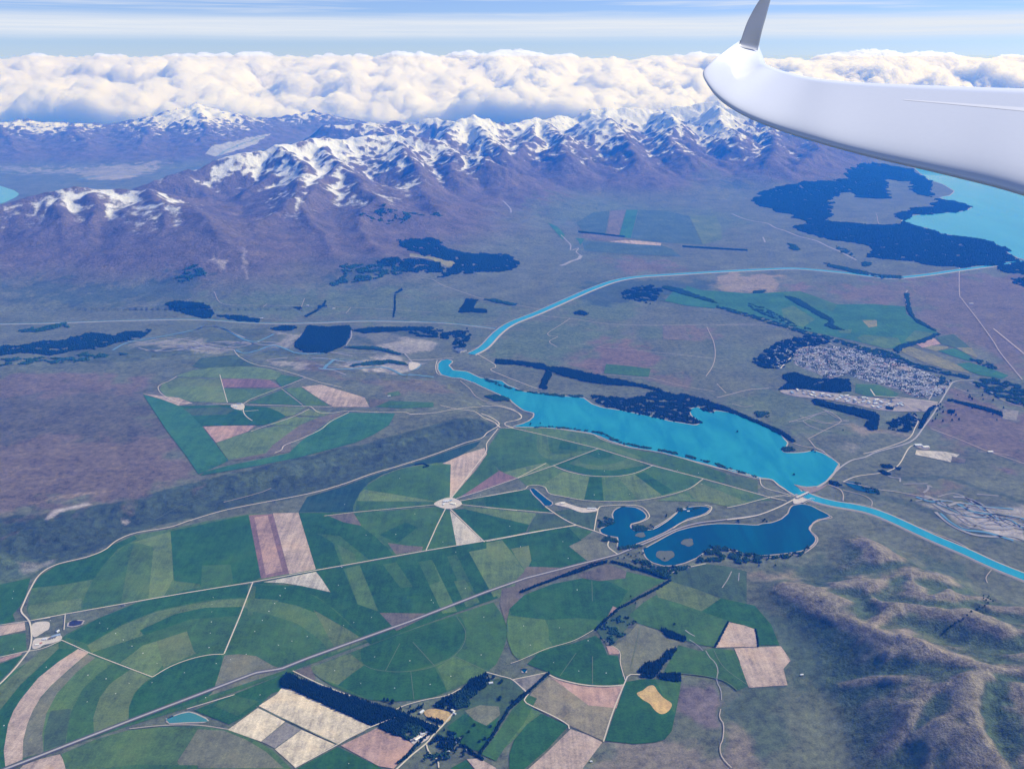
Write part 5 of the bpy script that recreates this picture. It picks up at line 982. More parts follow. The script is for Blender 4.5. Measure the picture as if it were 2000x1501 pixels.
# ------------------------------------------------------------------ trees and woods
def foliage(name, rgb):
    m, t, b = material(name, 0.95, 0.05)
    g = t.new('ShaderNodeNewGeometry').outputs['Position']
    n = t.noise(g, 0.05, 4, 0.7); n2 = t.noise(g, 0.4, 3, 0.7)
    f = t.math('ADD', t.math('MULTIPLY', t.math('SUBTRACT', n, 0.5), 2.2), t.math('ADD', 1.0, t.math('MULTIPLY', t.math('SUBTRACT', n2, .5), 1.6)))
    f = t.math('MAXIMUM', f, 0.25)
    t.l.new(t.mix(1.0, rgb, t.new('ShaderNodeCombineXYZ', None, X=f, Y=f, Z=f).outputs[0], 'MULTIPLY'), b.inputs['Base Color'])
    return m
M_PINE = foliage('pine_needles', (0.008, 0.024, 0.010)); M_LEAF = foliage('willow_leaves', (0.022, 0.062, 0.020)); M_BARK = plain('bark', (0.08, 0.06, 0.05), .95, .3, 2.0)
def crown_tpl(kind):
    v = []; f = []
    rings = [(0.06, .85), (.30, 1.0), (.58, .66), (.82, .3)] if kind == 'pine' else [(0.08, .6), (.3, 1.0), (.6, .95), (.86, .5)]
    n = 6
    for j, (z, r) in enumerate(rings):
        for k in range(n):
            a = (k + .5 * (j % 2)) / n * 2 * math.pi; rk = r * (1 + .22 * math.sin(5.1 * k + 2.3 * j))
            v.append((rk * math.cos(a), rk * math.sin(a), z + .05 * math.sin(3.7 * k + j)))
    v.append((.05, -.04, 1.0)); top = len(v) - 1
    for j in range(len(rings) - 1):
        for k in range(n):
            a, b, c, d = j * n + k, j * n + (k + 1) % n, (j + 1) * n + (k + 1) % n, (j + 1) * n + k
            f += [(a, b, c), (a, c, d)]
    for k in range(n): f.append(((len(rings) - 1) * n + k, (len(rings) - 1) * n + (k + 1) % n, top))
    for k in range(1, n - 1): f.append((0, k + 1, k))
    return np.array(v), np.array(f)
TPL = {'pine': crown_tpl('pine'), 'leaf': crown_tpl('leaf')}
def tree_mass(name, xy, h, rad, kind, mat, label=None):
    xy = np.asarray(xy); n = len(xy)
    if n == 0: return None
    tv, tf = TPL[kind]; a = RNG.uniform(0, 6.283, n); s = RNG.uniform(.7, 1.3, n) * rad; hh = RNG.uniform(.65, 1.25, n) * h
    X = tv[None, :, 0] * s[:, None]; Y = tv[None, :, 1] * s[:, None]; ca, sa_ = np.cos(a)[:, None], np.sin(a)[:, None]
    z0_ = H(xy[:, 0], xy[:, 1]) + 2.0
    V = np.stack([X * ca - Y * sa_ + xy[:, :1], X * sa_ + Y * ca + xy[:, 1:2], tv[None, :, 2] * hh[:, None] + z0_[:, None]], -1).reshape(-1, 3)
    F = (tf[None] + (np.arange(n) * len(tv))[:, None, None]).reshape(-1, 3)
    o = link_mesh(name, V, F, mat); tag(o, label, None, None, 'stuff'); return o
def scatter(P, sp, wob=0.0, thin=0.0):
    P = np.asarray(P); x0, y0 = P.min(0); x1, y1 = P.max(0)
    gx, gy = np.meshgrid(np.arange(x0, x1 + sp, sp), np.arange(y0, y1 + sp, sp * .9)); gx[1::2] += sp / 2
    gx = gx.ravel() + RNG.uniform(-.35, .35, gx.size) * sp; gy = gy.ravel() + RNG.uniform(-.35, .35, gy.size) * sp
    wx_ = fbm(gx, gy, max(wob * 3, 60), 3, 401) * wob; wy_ = fbm(gx, gy, max(wob * 3, 60), 3, 402) * wob
    k = inside(gx + wx_, gy + wy_, P)
    if thin: k &= (fbm(gx, gy, sp * 6, 3, 403) > thin)
    return np.column_stack([gx[k], gy[k]])
WOODS = [ # crop, spacing, height, edge wobble, thinning, kind, points
 (2, 7, 19, 5, 0, 'pine', "175 858 232 808 500 915 800 1010 1010 1075 1340 1205 1320 1250 1020 1130 850 1190 500 1035 250 920 190 905"), (2, 7.5, 17, 6, 0, 'pine', "890 1198 1018 1130 1090 1150 1180 1190 1130 1240 1090 1225 1050 1270 980 1245"), (2, 7, 15, 4, -.2, 'leaf', "1090 1180 1200 1200 1240 1235 1180 1270 1110 1300 1060 1270"),
 (2, 8, 20, 14, -.35, 'pine', "1310 1040 1400 980 1500 925 1600 850 1695 808 1715 850 1680 910 1600 960 1500 1060 1440 1080 1380 1060 1320 1060"), (2, 9, 16, 14, 0, 'leaf', "1430 980 1520 930 1600 950 1560 1040 1500 1090 1440 1040"),
 (2, 8, 17, 10, -.1, 'pine', "1290 1270 1390 1225 1520 1270 1460 1380 1400 1370 1340 1350 1290 1310"), (2, 8, 12, 12, .1, 'leaf', "1200 1470 1300 1440 1400 1440 1480 1400 1440 1380 1340 1400 1180 1440"), (2, 8, 14, 6, 0, 'pine', "1255 1125 1300 1135 1380 1160 1370 1180 1300 1155 1255 1140"), (2, 8, 14, 6, -.1, 'pine', "1120 1085 1230 1030 1215 1055 1150 1095"),
 (3, 7.5, 17, 5, 0, 'pine', "1092 485 1120 482 1200 515 1275 552 1262 577 1200 560 1140 540 1100 505"), (3, 7.5, 17, 5, 0, 'pine', "918 798 980 740 1075 715 1130 650 1215 622 1160 700 1050 820"), (3, 7.5, 14, 4, 0, 'pine', "940 820 1052 815 1045 845 945 835"), (3, 7.5, 17, 5, 0, 'pine', "1072 810 1240 808 1235 868 1150 862 1078 850"),
 (3, 11, 10, 25, .12, 'leaf', "620 500 700 440 800 395 870 420 900 440 820 520 740 600 700 590 640 560"), (3, 8, 13, 14, -.1, 'leaf', "740 -10 850 10 960 60 1000 40 1120 90 1160 60 1240 30 1300 20 1150 120 1020 80 850 30"),
 (7, 9, 13, 14, -.15, 'leaf', "1060 1180 1130 1165 1250 1225 1330 1235 1450 1215 1480 1235 1340 1275 1300 1305 1200 1275 1130 1235"), (7, 8, 12, 12, -.05, 'leaf', "1590 1120 1640 1080 1720 1075 1800 1095 1870 1120 1930 1140 1989 1130 1989 1190 1870 1205 1760 1180 1690 1195 1600 1190 1540 1200 1560 1160"),
 (8, 8, 12, 10, -.05, 'leaf', "0 1330 100 1350 240 1372 360 1375 460 1352 560 1335 590 1300 600 1320 540 1370 420 1395 290 1400 230 1440 200 1395 0 1410 0 1380"), (7, 9, 9, 14, -.05, 'leaf', "820 880 860 860 930 880 925 925 880 935 825 935"), (7, 9, 9, 14, -.05, 'leaf', "870 1010 930 1000 970 1015 965 1045 910 1040 860 1060 830 1040"), (7, 9, 9, 12, 0, 'leaf', "1060 930 1150 925 1210 955 1150 970 1070 960"), (7, 9, 9, 12, 0, 'leaf', "960 1080 1020 1080 1090 1065 1150 1075 1060 1100 980 1100"), (7, 9, 7, 12, .1, 'leaf', "1400 800 1480 785 1560 775 1560 805 1480 820 1420 828"),
 (10, 12, 17, 14, 0, 'pine', "560 940 680 950 860 970 900 990 1000 995 1140 1025 1300 1060 1420 1085 1560 1115 1650 1142 1640 1155 1500 1118 1300 1105 1140 1085 980 1040 900 1010 700 975 560 970"), (10, 12, 17, 10, 0, 'pine', "890 1010 930 1035 910 1070 890 1110 900 1135 840 1130 860 1080"),
 (10, 12, 15, 25, -.25, 'pine', "1180 1175 1300 1185 1420 1200 1600 1150 1680 1155 1800 1170 1880 1190 1989 1225 1989 1290 1900 1270 1820 1240 1850 1290 1800 1310 1880 1330 1905 1358 1860 1362 1740 1345 1560 1310 1380 1272 1250 1235 1190 1200"), (10, 12, 10, 14, -.05, 'leaf', "480 1060 560 1080 640 1120 740 1150 860 1155 980 1170 1130 1175 1130 1190 980 1185 840 1165 700 1145 600 1115 500 1085"), (10, 12, 10, 14, 0, 'leaf', "480 1180 560 1170 640 1190 660 1210 560 1210"),
 (7, 11, 9, 12, -.1, 'leaf', "330 205 480 207 620 222 760 240 840 255 900 295 1000 330 1100 350 1250 375 1400 405 1550 445 1700 490 1850 540 1989 575 1989 562 1850 525 1700 475 1550 430 1400 392 1250 362 1100 338 1000 315 900 270 840 240 700 225 500 200"),
 (8, 10, 16, 8, 0, 'pine', "-150 240 0 285 120 340 230 385 360 440 450 490 500 535 480 540 400 490 300 440 200 395 60 335 -150 275"), (8, 10, 12, 10, 0, 'leaf', "400 580 470 578 500 600 440 615 400 600"), (8, 12, 10, 22, .05, 'leaf', "190 330 300 320 310 350 240 360"), (8, 9, 10, 10, .1, 'leaf', "940 830 1000 850 1100 885 1130 915 1080 925 960 880"), (8, 9, 10, 6, 0, 'pine', "745 820 800 830 850 855 800 862 750 845"), (8, 10, 12, 8, 0, 'pine', "1120 700 1200 708 1225 730 1150 730"), (8, 10, 12, 8, 0, 'pine', "1100 745 1150 750 1210 775 1160 785"), (8, 10, 12, 8, 0, 'pine', "1230 725 1280 725 1260 745"),
 (9, 12, 15, 30, -.12, 'pine', "220 565 330 470 400 425 520 400 620 378 700 395 760 430 640 455 560 460 520 480 480 540 420 600 330 600"), (9, 12, 15, 15, 0, 'pine', "430 640 500 625 560 645 640 665 740 668 640 700 540 735 470 740 400 735 470 690 430 665"), (9, 12, 15, 15, 0, 'pine', "560 728 700 690 760 665 860 670 875 745 780 755 640 742"), (9, 12, 17, 10, 0, 'pine', "618 808 640 798 760 830 900 860 1030 885 1060 915 1040 1000 985 1000 960 965 1000 935 900 905 760 865 640 835"),
 (9, 12, 16, 30, -.1, 'pine', "1120 955 1200 915 1300 885 1310 940 1250 1015 1160 1000 1110 990"), (9, 12, 16, 6, 0, 'pine', "1310 990 1360 880 1410 840 1422 842 1380 910 1330 992"), (9, 12, 14, 14, 0, 'pine', "1100 845 1150 855 1150 872 1110 868"), (9, 14, 12, 30, 0, 'leaf', "240 880 320 882 340 900 270 915"), (9, 12, 12, 12, -.05, 'leaf', "1455 650 1530 680 1500 710 1440 700"),
 (9, 12, 12, 16, -.05, 'leaf', "0 190 120 220 300 270 460 320 600 362 700 385 850 430 980 465 1060 480 1200 530 1300 570 1400 590 1500 615 1640 650 1640 668 1500 640 1400 620 1280 590 1180 560 1020 510 900 470 760 425 600 385 420 330 200 262 0 205"), (9, 12, 12, 20, 0, 'leaf', "1150 480 1180 450 1300 420 1440 368 1455 378 1350 430 1200 470 1180 500"), (9, 12, 12, 24, -.05, 'leaf', "970 470 1060 470 1150 500 1280 560 1180 550 1060 520 980 500"),
 (9, 13, 12, 24, -.05, 'leaf', "1640 540 1700 535 1800 580 1860 620 1780 600 1700 575"), (9, 13, 13, 30, -.05, 'leaf', "1660 680 1800 665 1900 690 1989 720 2100 780 2100 860 1989 840 1880 820 1780 770 1700 720"), (9, 13, 12, 18, 0, 'leaf', "440 130 520 140 620 200 740 270 760 300 680 270 600 220 500 170"), (9, 13, 12, 18, .05, 'leaf', "180 170 300 200 420 260 520 320 640 350 500 330 380 280 240 220"), (9, 13, 12, 14, 0, 'leaf', "1220 110 1250 110 1260 200 1290 270 1360 310 1440 360 1400 350 1300 300 1240 230"), (9, 12, 12, 8, 0, 'leaf', "235 95 320 92 300 108 240 110"), (9, 13, 13, 16, 0, 'leaf', "700 320 760 280 760 320 830 350 760 345"),
 (9, 12, 13, 6, 0, 'pine', "1500 800 1540 800 1540 815 1500 812"), (9, 12, 13, 8, 0, 'pine', "1550 808 1700 840 1850 880 1860 915 1820 895 1700 860 1550 822"), (9, 10, 12, 10, 0, 'pine', "1500 870 1540 870 1545 890 1505 890"),
 (11, 15, 16, 30, 0, 'pine', "240 175 330 160 450 170 520 190 560 235 545 268 500 272 400 250 300 215"), (11, 14, 15, 14, 0, 'pine', "930 340 1000 322 1090 322 1100 340 1060 352 960 352"), (11, 15, 17, 12, 0, 'pine', "1170 320 1300 330 1440 320 1452 350 1436 400 1410 450 1290 500 1150 492 1085 460 1085 430 1130 390"), (11, 15, 14, 22, 0, 'pine', "1460 350 1600 330 1989 330 1989 345 1700 360 1540 370"), (11, 14, 12, 12, 0, 'leaf', "1400 460 1540 455 1640 462 1800 510 1760 510 1620 478 1500 475"), (11, 14, 12, 12, 0, 'leaf', "1430 590 1560 555 1700 545 1800 560 1820 580 1700 565 1560 580"), (11, 16, 14, 40, .0, 'pine', "560 255 700 250 860 280 840 300 700 285"),
 (11, 16, 14, 8, 0, 'pine', "1078 200 1128 200 1128 210 1080 210"), (11, 12, 14, 4, 0, 'pine', "1150 258 1265 190 1285 155 1292 160 1275 195 1160 265"), (11, 12, 14, 4, 0, 'pine', "1725 268 1733 200 1735 120 1742 120 1742 210 1732 268"), (11, 12, 14, 8, 0, 'pine', "1735 110 1780 80 1790 90 1750 112"), (11, 12, 14, 4, 0, 'pine', "1235 192 1297 190 1297 197 1237 199"),
 (10, 15, 16, 18, -.05, 'pine', "0 745 120 740 260 760 380 740 400 780 360 870 290 880 270 810 180 800 60 790 0 780"), (10, 15, 17, 12, 0, 'pine', "372 545 442 555 412 608 505 618 502 638 400 632 318 636"), (10, 18, 17, 40, -.1, 'pine', "1390 500 1480 470 1590 455 1645 495 1620 540 1570 582 1480 560 1390 540"), (10, 18, 14, 20, 0, 'pine', "1068 630 1118 620 1170 645 1140 655 1080 645"), (10, 18, 14, 30, 0, 'leaf', "1640 460 1760 480 1860 520 1989 560 1989 575 1860 540 1740 505 1650 480"),
 (10, 18, 12, 8, 0, 'pine', "1100 105 1250 120 1400 138 1400 146 1250 130 1100 115"), (10, 18, 12, 8, 0, 'pine', "1780 200 1989 213 2200 225 2200 235 1989 222 1780 210"), (10, 20, 14, 30, 0, 'leaf', "480 550 560 548 700 580 690 592 560 570"),
 (10, 22, 20, 60, 0, 'pine', "-80 165 0 155 190 158 215 200 250 222 380 250 520 255 650 262 708 310 665 360 450 372 170 405 250 350 330 320 250 290 120 278 0 230 -70 190"), (10, 22, 18, 80, 0, 'pine', "-160 280 0 288 190 310 235 350 180 372 0 372 -120 350 -220 330"), (14, 24, 16, 160, .02, 'leaf', "40 1250 200 1240 340 1250 420 1290 300 1310 100 1360 0 1370"), (14, 26, 14, 200, .08, 'leaf', "160 960 300 950 600 970 620 1000 400 1000 200 1010"),
 (12, 26, 22, 120, 0, 'pine', "230 465 270 430 330 402 480 370 600 350 760 345 860 332 845 280 950 232 1100 235 1280 270 1390 345 1405 400 1390 452 1300 425 1262 385 1262 350 1110 335 1100 390 1128 462 1000 460 905 448 880 412 800 432 742 460 740 520 720 600 620 625 500 590 500 570 400 550 330 520 230 500"),
 (12, 26, 22, 110, 0, 'pine', "480 640 600 625 720 608 900 622 1060 630 1200 625 1160 560 1290 525 1400 510 1445 462 1560 480 1660 515 1595 543 1500 552 1400 560 1300 568 1240 576 1205 608 1260 632 1370 655 1450 688 1560 704 1680 722 1800 752 1880 784 1900 815 1960 850 1960 870 1800 895 1580 912 1300 880 1000 840 1010 790 960 760 840 742 700 720 600 690"),
 (12, 26, 18, 60, 0, 'pine', "1830 905 1989 865 2200 850 2200 960 1989 952 1860 935"), (12, 26, 18, 60, 0, 'pine', "1930 985 1989 975 2100 980 2100 1050 1989 1035 1930 1010"), (12, 24, 14, 50, .0, 'leaf', "700 880 900 920 1050 955 1200 965 1190 985 1050 975 900 945 720 900"), (12, 26, 14, 60, .05, 'leaf', "780 770 860 790 910 850 860 840 780 790"), (12, 26, 14, 60, 0, 'leaf', "460 750 520 760 530 800 480 790"), (12, 26, 14, 40, 0, 'leaf', "960 870 1000 880 980 910 940 890"),
 (13, 24, 14, 150, .05, 'leaf', "1000 1260 1100 1250 1140 1300 1060 1340 960 1350"), (0, 24, 14, 120, 0, 'pine', "-80 690 0 680 80 668 180 655 290 645 270 662 180 680 100 692 0 694"), (0, 24, 12, 120, .05, 'leaf', "-60 705 60 700 180 690 250 690 150 708 0 715"), (0, 24, 12, 120, .0, 'leaf', "50 640 130 630 140 640 60 648"),
]
for i, (reg, sp, h, wb, th, kd, s) in enumerate(WOODS):
    P = place(px(reg, s)); xy = scatter(P, sp, wb, -.5 if sp >= 22 and th == 0 else th)
    k = (xy[:, 1] > 2300)
    tree_mass('woodland', xy[k], h, sp * .62, kd, M_PINE if kd == 'pine' else M_LEAF)
# single-file shelter belts
BELTS = [(2, 15, 9, "1985 950 1920 1000 1860 1060 1790 1170 1740 1260 1690 1330 1640 1400"), (2, 14, 12, "1270 1250 1200 1310 1110 1410 1045 1465"), (2, 15, 9, "1520 1340 1600 1400 1665 1440"), (2, 16, 9, "1030 1095 1080 1110 1150 1150 1300 1200"),
         (3, 16, 11, "60 215 200 160 350 105 500 60 600 20 690 -5"), (3, 15, 10, "730 -10 850 20 1000 70 1130 115"), (3, 15, 11, "1160 128 1060 190 950 245 850 300 780 335 700 405 610 490"), (3, 14, 10, "270 805 200 870 120 945"), (3, 14, 8, "115 955 50 1010 -20 1070"), (3, 10, 5, "1585 430 1540 520 1490 612"), (3, 8, 5, "1785 485 1800 560 1802 612"),
         (7, 12, 9, "885 1185 800 1200 600 1275 400 1355 250 1412"), (6, 9, 9, "1240 480 1300 470 1340 490 1300 500")]
for reg, h, w, s in BELTS:
    W = resample(place(px(reg, s)), 6.0); xy = np.repeat(W, 2, 0) + RNG.uniform(-w / 2, w / 2, (len(W) * 2, 2))
    tree_mass('shelter_belt', xy, h, 5.0, 'pine', M_PINE)

def tree_proto(h, r, mat, kind):
    root = empty('tree')
    v = []; f = []
    n = 7; prof = [(0, .38), (h * .25, .3), (h * .6, .16), (h * .92, .04)]
    for j, (z, q) in enumerate(prof):
        for k in range(n):
            a = k / n * 6.283; v.append((q * math.cos(a) + .05 * z / h, q * math.sin(a), z))
    for j in range(len(prof) - 1):
        for k in range(n): f.append((j * n + k, j * n + (k + 1) % n, (j + 1) * n + (k + 1) % n, (j + 1) * n + k))
    for k in range(6):   # limbs
        a = k * 1.1; z = h * (.25 + .09 * k); b = len(v); L = r * .8
        for q, t in ((.12, 0), (.05, 1)):
            for m_ in range(3):
                c = m_ / 3 * 6.283; v.append((t * L * math.cos(a) + q * math.cos(c), t * L * math.sin(a) + q * math.sin(c), z + t * L * .35))
        for m_ in range(3): f.append((b + m_, b + (m_ + 1) % 3, b + 3 + (m_ + 1) % 3, b + 3 + m_))
    link_mesh('trunk', v, f, M_BARK, root)
    v = []; f = []; rg = np.random.default_rng(int(h * 10))
    for k in range(190):
        t = rg.uniform(0.12, 1); prof_r = (1 - t) ** .7 * 1.15 if kind == 'pine' else math.sin(math.pi * min(t * .9 + .1, 1)) ** .6
        a = rg.uniform(0, 6.283); q = r * prof_r * rg.uniform(.45, 1.0); c = np.array((q * math.cos(a), q * math.sin(a), h * (t * .95 + .05)))
        s_ = r * rg.uniform(.18, .34); b = len(v)
        nrm = rg.normal(size=3); nrm /= np.linalg.norm(nrm); e1 = np.cross(nrm, (0, 0, 1.0)); e1 /= np.linalg.norm(e1) + 1e-6; e2 = np.cross(nrm, e1)
        for m_ in range(5):
            an = m_ / 5 * 6.283; rr_ = s_ * rg.uniform(.7, 1.2); v.append(tuple(c + e1 * rr_ * math.cos(an) + e2 * rr_ * math.sin(an) * .8 + nrm * s_ * .3 * (m_ % 2)))
        v.append(tuple(c + nrm * s_ * .5))
        for m_ in range(5): f.append((b + m_, b + (m_ + 1) % 5, b + 5))
        f.append((b + 4, b + 3, b + 2, b + 1, b))
    link_mesh('crown', v, f, mat, root)
    return root
def copy_tree(o):
    c = o.copy(); COL.objects.link(c)
    for ch in list(o.children):
        d = ch.copy(); COL.objects.link(d); d.parent = c
        for g in list(ch.children):
            e = g.copy(); COL.objects.link(e); e.parent = d
    return c
class Placer:
    def __init__(s, proto): s.p = proto; s.used = False
    def put(s, xy, label, cat, group, rz=0.0, sc_=1.0, dz=2.0):
        o = copy_tree(s.p) if s.used else s.p; s.used = True
        o.location = (xy[0], xy[1], float(H(xy[0], xy[1])) + dz); o.rotation_euler = (0, 0, rz); o.scale = (sc_,) * 3
        tag(o, label, cat, group); return o
PT = Placer(tree_proto(17, 6.0, M_PINE, 'pine')); LT = Placer(tree_proto(13, 6.5, M_LEAF, 'leaf'))
TREES = [ # crop, placer, size, label, group, points
 (9, PT, 1.35, 'dark round tree scattered on the purple paddock right of the town road', 'scattered dark trees on the paddock by the town road', "1633 750 1645 778 1640 792 1662 805 1728 778 1732 805 1797 812 1662 862 1770 885 1795 903 1822 938 1865 860 1470 855 1472 888 1453 838 1433 880 1435 907 1520 880 1535 890 1555 908 1525 905 1575 936 1530 942 1470 948 1422 932 1403 945 1450 870 1510 895 1545 882 1440 850 1650 790 1660 800"),
 (2, PT, 1.0, 'tall dark tree standing by the lane below the round irrigated field', 'dark trees by the homestead lane', "940 1003 965 1010 995 1020 1005 1015 1060 1075 1130 1058 1118 1100 1125 1110 1000 1030 1330 1180"),
 (2, LT, 1.1, 'bushy green tree in the paddock east of the homestead', 'green trees in the homestead paddocks', "1700 860 1740 840 1790 880 1800 870 1790 990 1785 1005 1880 1018 1720 1200 1640 1310 1680 1290 1560 1240 1600 1190 1440 1250 1500 1340 1530 1380 1520 1410 1410 1400 1390 1380 1350 1440 1260 1400 1300 1470 1330 1450"),
 (3, LT, .9, 'small green tree on the rough ground beside the shelter belt corner', 'green trees beyond the shelter belt corner', "870 245 905 295 830 400 850 405 890 430 905 432 860 450 720 600 740 590 700 560 780 540 810 520 645 470 680 455 775 440 790 395 1190 450 1810 20 1930 20"),
 (7, LT, .8, 'low bushy tree on the brown ground around the two ponds', 'bushes around the ponds', "1215 935 1225 940 1205 925 1320 850 1318 862 1305 1170 1095 1150 1120 1125 1010 1165 965 1165 1040 1140 1060 1150 1395 825 1410 815 1840 895 1850 905 1150 1130 395 178 325 180 320 188 1640 1075"),
 (8, LT, 1.0, 'small tree on the shore at the outlet end of the long lake', 'trees on the lake outlet shore', "75 465 455 585 470 600 620 605 645 612 80 1120 275 1110 290 1125 265 1120 1690 195 1350 970 490 780 630 600 850 455"),
 (4, LT, .7, 'small dark bush in the gully of the brown hills', 'bushes in the hill gullies', "1690 640 1710 650 1740 650 1725 670 1660 700 1640 720 1600 740 1570 760 1540 785 1510 800 1480 820 1450 840 1430 860 1700 690 1720 640 1760 660 1730 620 1690 620"),
]
for reg, pl, sc_, lab, grp, s in TREES:
    for q in place(px(reg, s)): pl.put(q, lab, 'tree', grp, random.uniform(0, 6.28), sc_ * random.uniform(.85, 1.2))

# ------------------------------------------------------------------ houses and sheds
def box(v, f, mi, x0, x1, y0, y1, z0, z1, m=0, bottom=False):
    b = len(v); v += [(x0,y0,z0),(x1,y0,z0),(x1,y1,z0),(x0,y1,z0),(x0,y0,z1),(x1,y0,z1),(x1,y1,z1),(x0,y1,z1)]
    fs = [(4,5,6,7),(0,1,5,4),(1,2,6,5),(2,3,7,6),(3,0,4,7)]; f += [tuple(b + i for i in q) for q in fs]; mi += [m] * len(fs)
def gable(v, f, mi, L, W, z0, rise, over=.6, m=1):
    b = len(v); x = L / 2 + over; y = W / 2 + over
    v += [(-x,-y,z0),(x,-y,z0),(x,y,z0),(-x,y,z0),(-x,0,z0+rise),(x,0,z0+rise)]
    fs = [(0,1,5,4),(2,3,4,5),(0,4,3),(1,2,5),(0,3,2,1)]; f += [tuple(b + i for i in q) for q in fs]; mi += [m] * 5
M_WALL = plain('weatherboard', (0.62, 0.60, 0.56), .8, .1, .5)
ROOFS = [('pale', plain('roof_pale_iron', (0.60, 0.63, 0.67), .5, .08, .5, .4)), ('blue-grey', plain('roof_blue_iron', (0.25, 0.34, 0.50), .5, .08, .5, .4)), ('dark', plain('roof_dark_iron', (0.10, 0.11, 0.13), .5, .1, .5, .4)), ('red-brown', plain('roof_red_iron', (0.36, 0.12, 0.09), .6, .1, .5, .3))]
def house_small(roof):
    v, f, mi = [], [], []
    box(v, f, mi, -8, 8, -5, 5, 0, 2.9); gable(v, f, mi, 16, 10, 2.9, 2.3); box(v, f, mi, 3, 8, 5, 10, 0, 2.7); b = len(v)
    v += [(2.5,4,3.0),(8.5,4,3.0),(8.5,10.6,2.8),(2.5,10.6,2.8),(5.5,2,4.9),(5.5,10.6,4.5)]; fs = [(0,4,5,3),(1,2,5,4),(2,3,5)]; f += [tuple(b + i for i in q) for q in fs]; mi += [1] * 3
    box(v, f, mi, -5, -4.2, -1, -.2, 4.2, 6.0)
    return link_mesh('town_house', v, f, None, mats=[M_WALL, roof], midx=mi)
TOWN = place(px(9, "500 480 600 456 720 456 900 468 1000 492 1090 520 1210 556 1260 590 1340 615 1440 650 1525 690 1480 760 1380 790 1290 785 1180 735 1060 700 1000 690 920 665 850 635 760 660 700 655 640 625 560 600 500 565"))
cand = scatter(TOWN, 25, 0, 0)
reserve = place(px(9, "1110 568 1150 570 1250 595 1265 620 1180 615 1130 595"))
green = place(px(9, "905 695 1050 700 1190 760 1150 790 980 780 900 760"))
cand = cand[~inside(cand[:, 0], cand[:, 1], reserve)]
# streets: a bent grid leaves gaps
ang_ = 0.35; uu = cand[:, 0] * math.cos(ang_) + cand[:, 1] * math.sin(ang_); vv_ = -cand[:, 0] * math.sin(ang_) + cand[:, 1] * math.cos(ang_)
vv_ = vv_ + 60 * fbm(cand[:, 0], cand[:, 1], 700, 2, 500); uu = uu + 80 * fbm(cand[:, 0], cand[:, 1], 800, 2, 501)
cand = cand[((vv_ % 78) > 20) & ((uu % 260) > 24)]
cand = cand[RNG.uniform(0, 1, len(cand)) < .74]
ordr = np.argsort(np.hypot(cand[:, 0], cand[:, 1])); cand = cand[ordr]
rk = RNG.choice(4, len(cand), p=[.58, .18, .17, .07]); n_ind = 290
protos = [house_small(r[1]) for r in ROOFS]; usedp = [False] * 4
for i, q in enumerate(cand[:n_ind]):
    k = rk[i]; o = protos[k].copy() if usedp[k] else protos[k]
    if usedp[k]: COL.objects.link(o)
    usedp[k] = True; s_ = random.uniform(.85, 1.15)
    o.location = (q[0], q[1], 2.0); o.rotation_euler = (0, 0, ang_ + random.choice([0, math.pi / 2, math.pi]) + random.uniform(-.25, .25)); o.scale = (s_, s_, s_)
    tag(o, 'small %s-roofed house on the near side of the town beyond the lake' % ROOFS[k][0], 'house', 'town houses with %s roofs' % ROOFS[k][0])
rest = cand[n_ind:]
for k in range(4):
    me = protos[k].data; vv0 = np.array([v.co[:] for v in me.vertices]); pf = [list(p.vertices) for p in me.polygons]; pm = [p.material_index for p in me.polygons]
    VV, FF, MI = [], [], []
    for q, kk in zip(rest, rk[n_ind:]):
        if kk != k: continue
        a = ang_ + random.choice([0, 1.57]) + random.uniform(-.25, .25); ca, sa_ = math.cos(a), math.sin(a); b = len(VV)
        VV += [(x * ca - y * sa_ + q[0], x * sa_ + y * ca + q[1], z + 2.0) for x, y, z in vv0]; FF += [tuple(b + i for i in p) for p in pf]; MI += pm
    if VV:
        if k == 0: ALLV, ALLF, ALLM = [], [], []
        b = len(ALLV); ALLV += VV; ALLF += [tuple(b + i for i in p) for p in FF]; ALLM += [m if m == 0 else k + 1 for m in MI]
far_town = link_mesh('town_houses', ALLV, ALLF, None, mats=[M_WALL] + [r[1] for r in ROOFS], midx=ALLM); tag(far_town, kind='stuff')
gp = scatter(TOWN, 17, 0, 0.02); tree_mass('garden_trees', gp[RNG.uniform(0, 1, len(gp)) < .85] + RNG.uniform(-6, 6, (1, 2)), 8.5, 5.4, 'leaf', M_LEAF)
M_TGR = plain('town_ground', (0.15, 0.145, 0.135), .95, .3, .02)
struct(sheet('town_ground', TOWN, M_TGR, 1.0))
M_STREET = plain('town_street', (0.36, 0.34, 0.32), .9, .2, .02)
ca_, sa_ = math.cos(ang_), math.sin(ang_); U = TOWN[:, 0] * ca_ + TOWN[:, 1] * sa_; Vv = -TOWN[:, 0] * sa_ + TOWN[:, 1] * ca_
def street(us, vs):
    x = us * ca_ - vs * sa_; y = us * sa_ + vs * ca_
    for _ in range(6):
        v2 = vs - 60 * fbm(x, y, 700, 2, 500); u2 = us - 80 * fbm(x, y, 800, 2, 501); x = u2 * ca_ - v2 * sa_; y = u2 * sa_ + v2 * ca_
    k = inside(x, y, TOWN); run = []
    for a, b, c in list(zip(x, y, k)) + [(0, 0, False)]:
        if c: run.append((a, b))
        else:
            if len(run) > 8: struct(ribbon('street', np.array(run), 9, M_STREET, 2.2, 30))
            run = []
for kk in range(int(Vv.min() // 78) - 1, int(Vv.max() // 78) + 2):
    us = np.arange(U.min() - 200, U.max() + 200, 25.0); street(us, np.full(us.shape, kk * 78 + 9.0))
for kk in range(int(U.min() // 260) - 1, int(U.max() // 260) + 2):
    vs = np.arange(Vv.min() - 200, Vv.max() + 200, 25.0); street(np.full(vs.shape, kk * 260 + 12.0), vs)
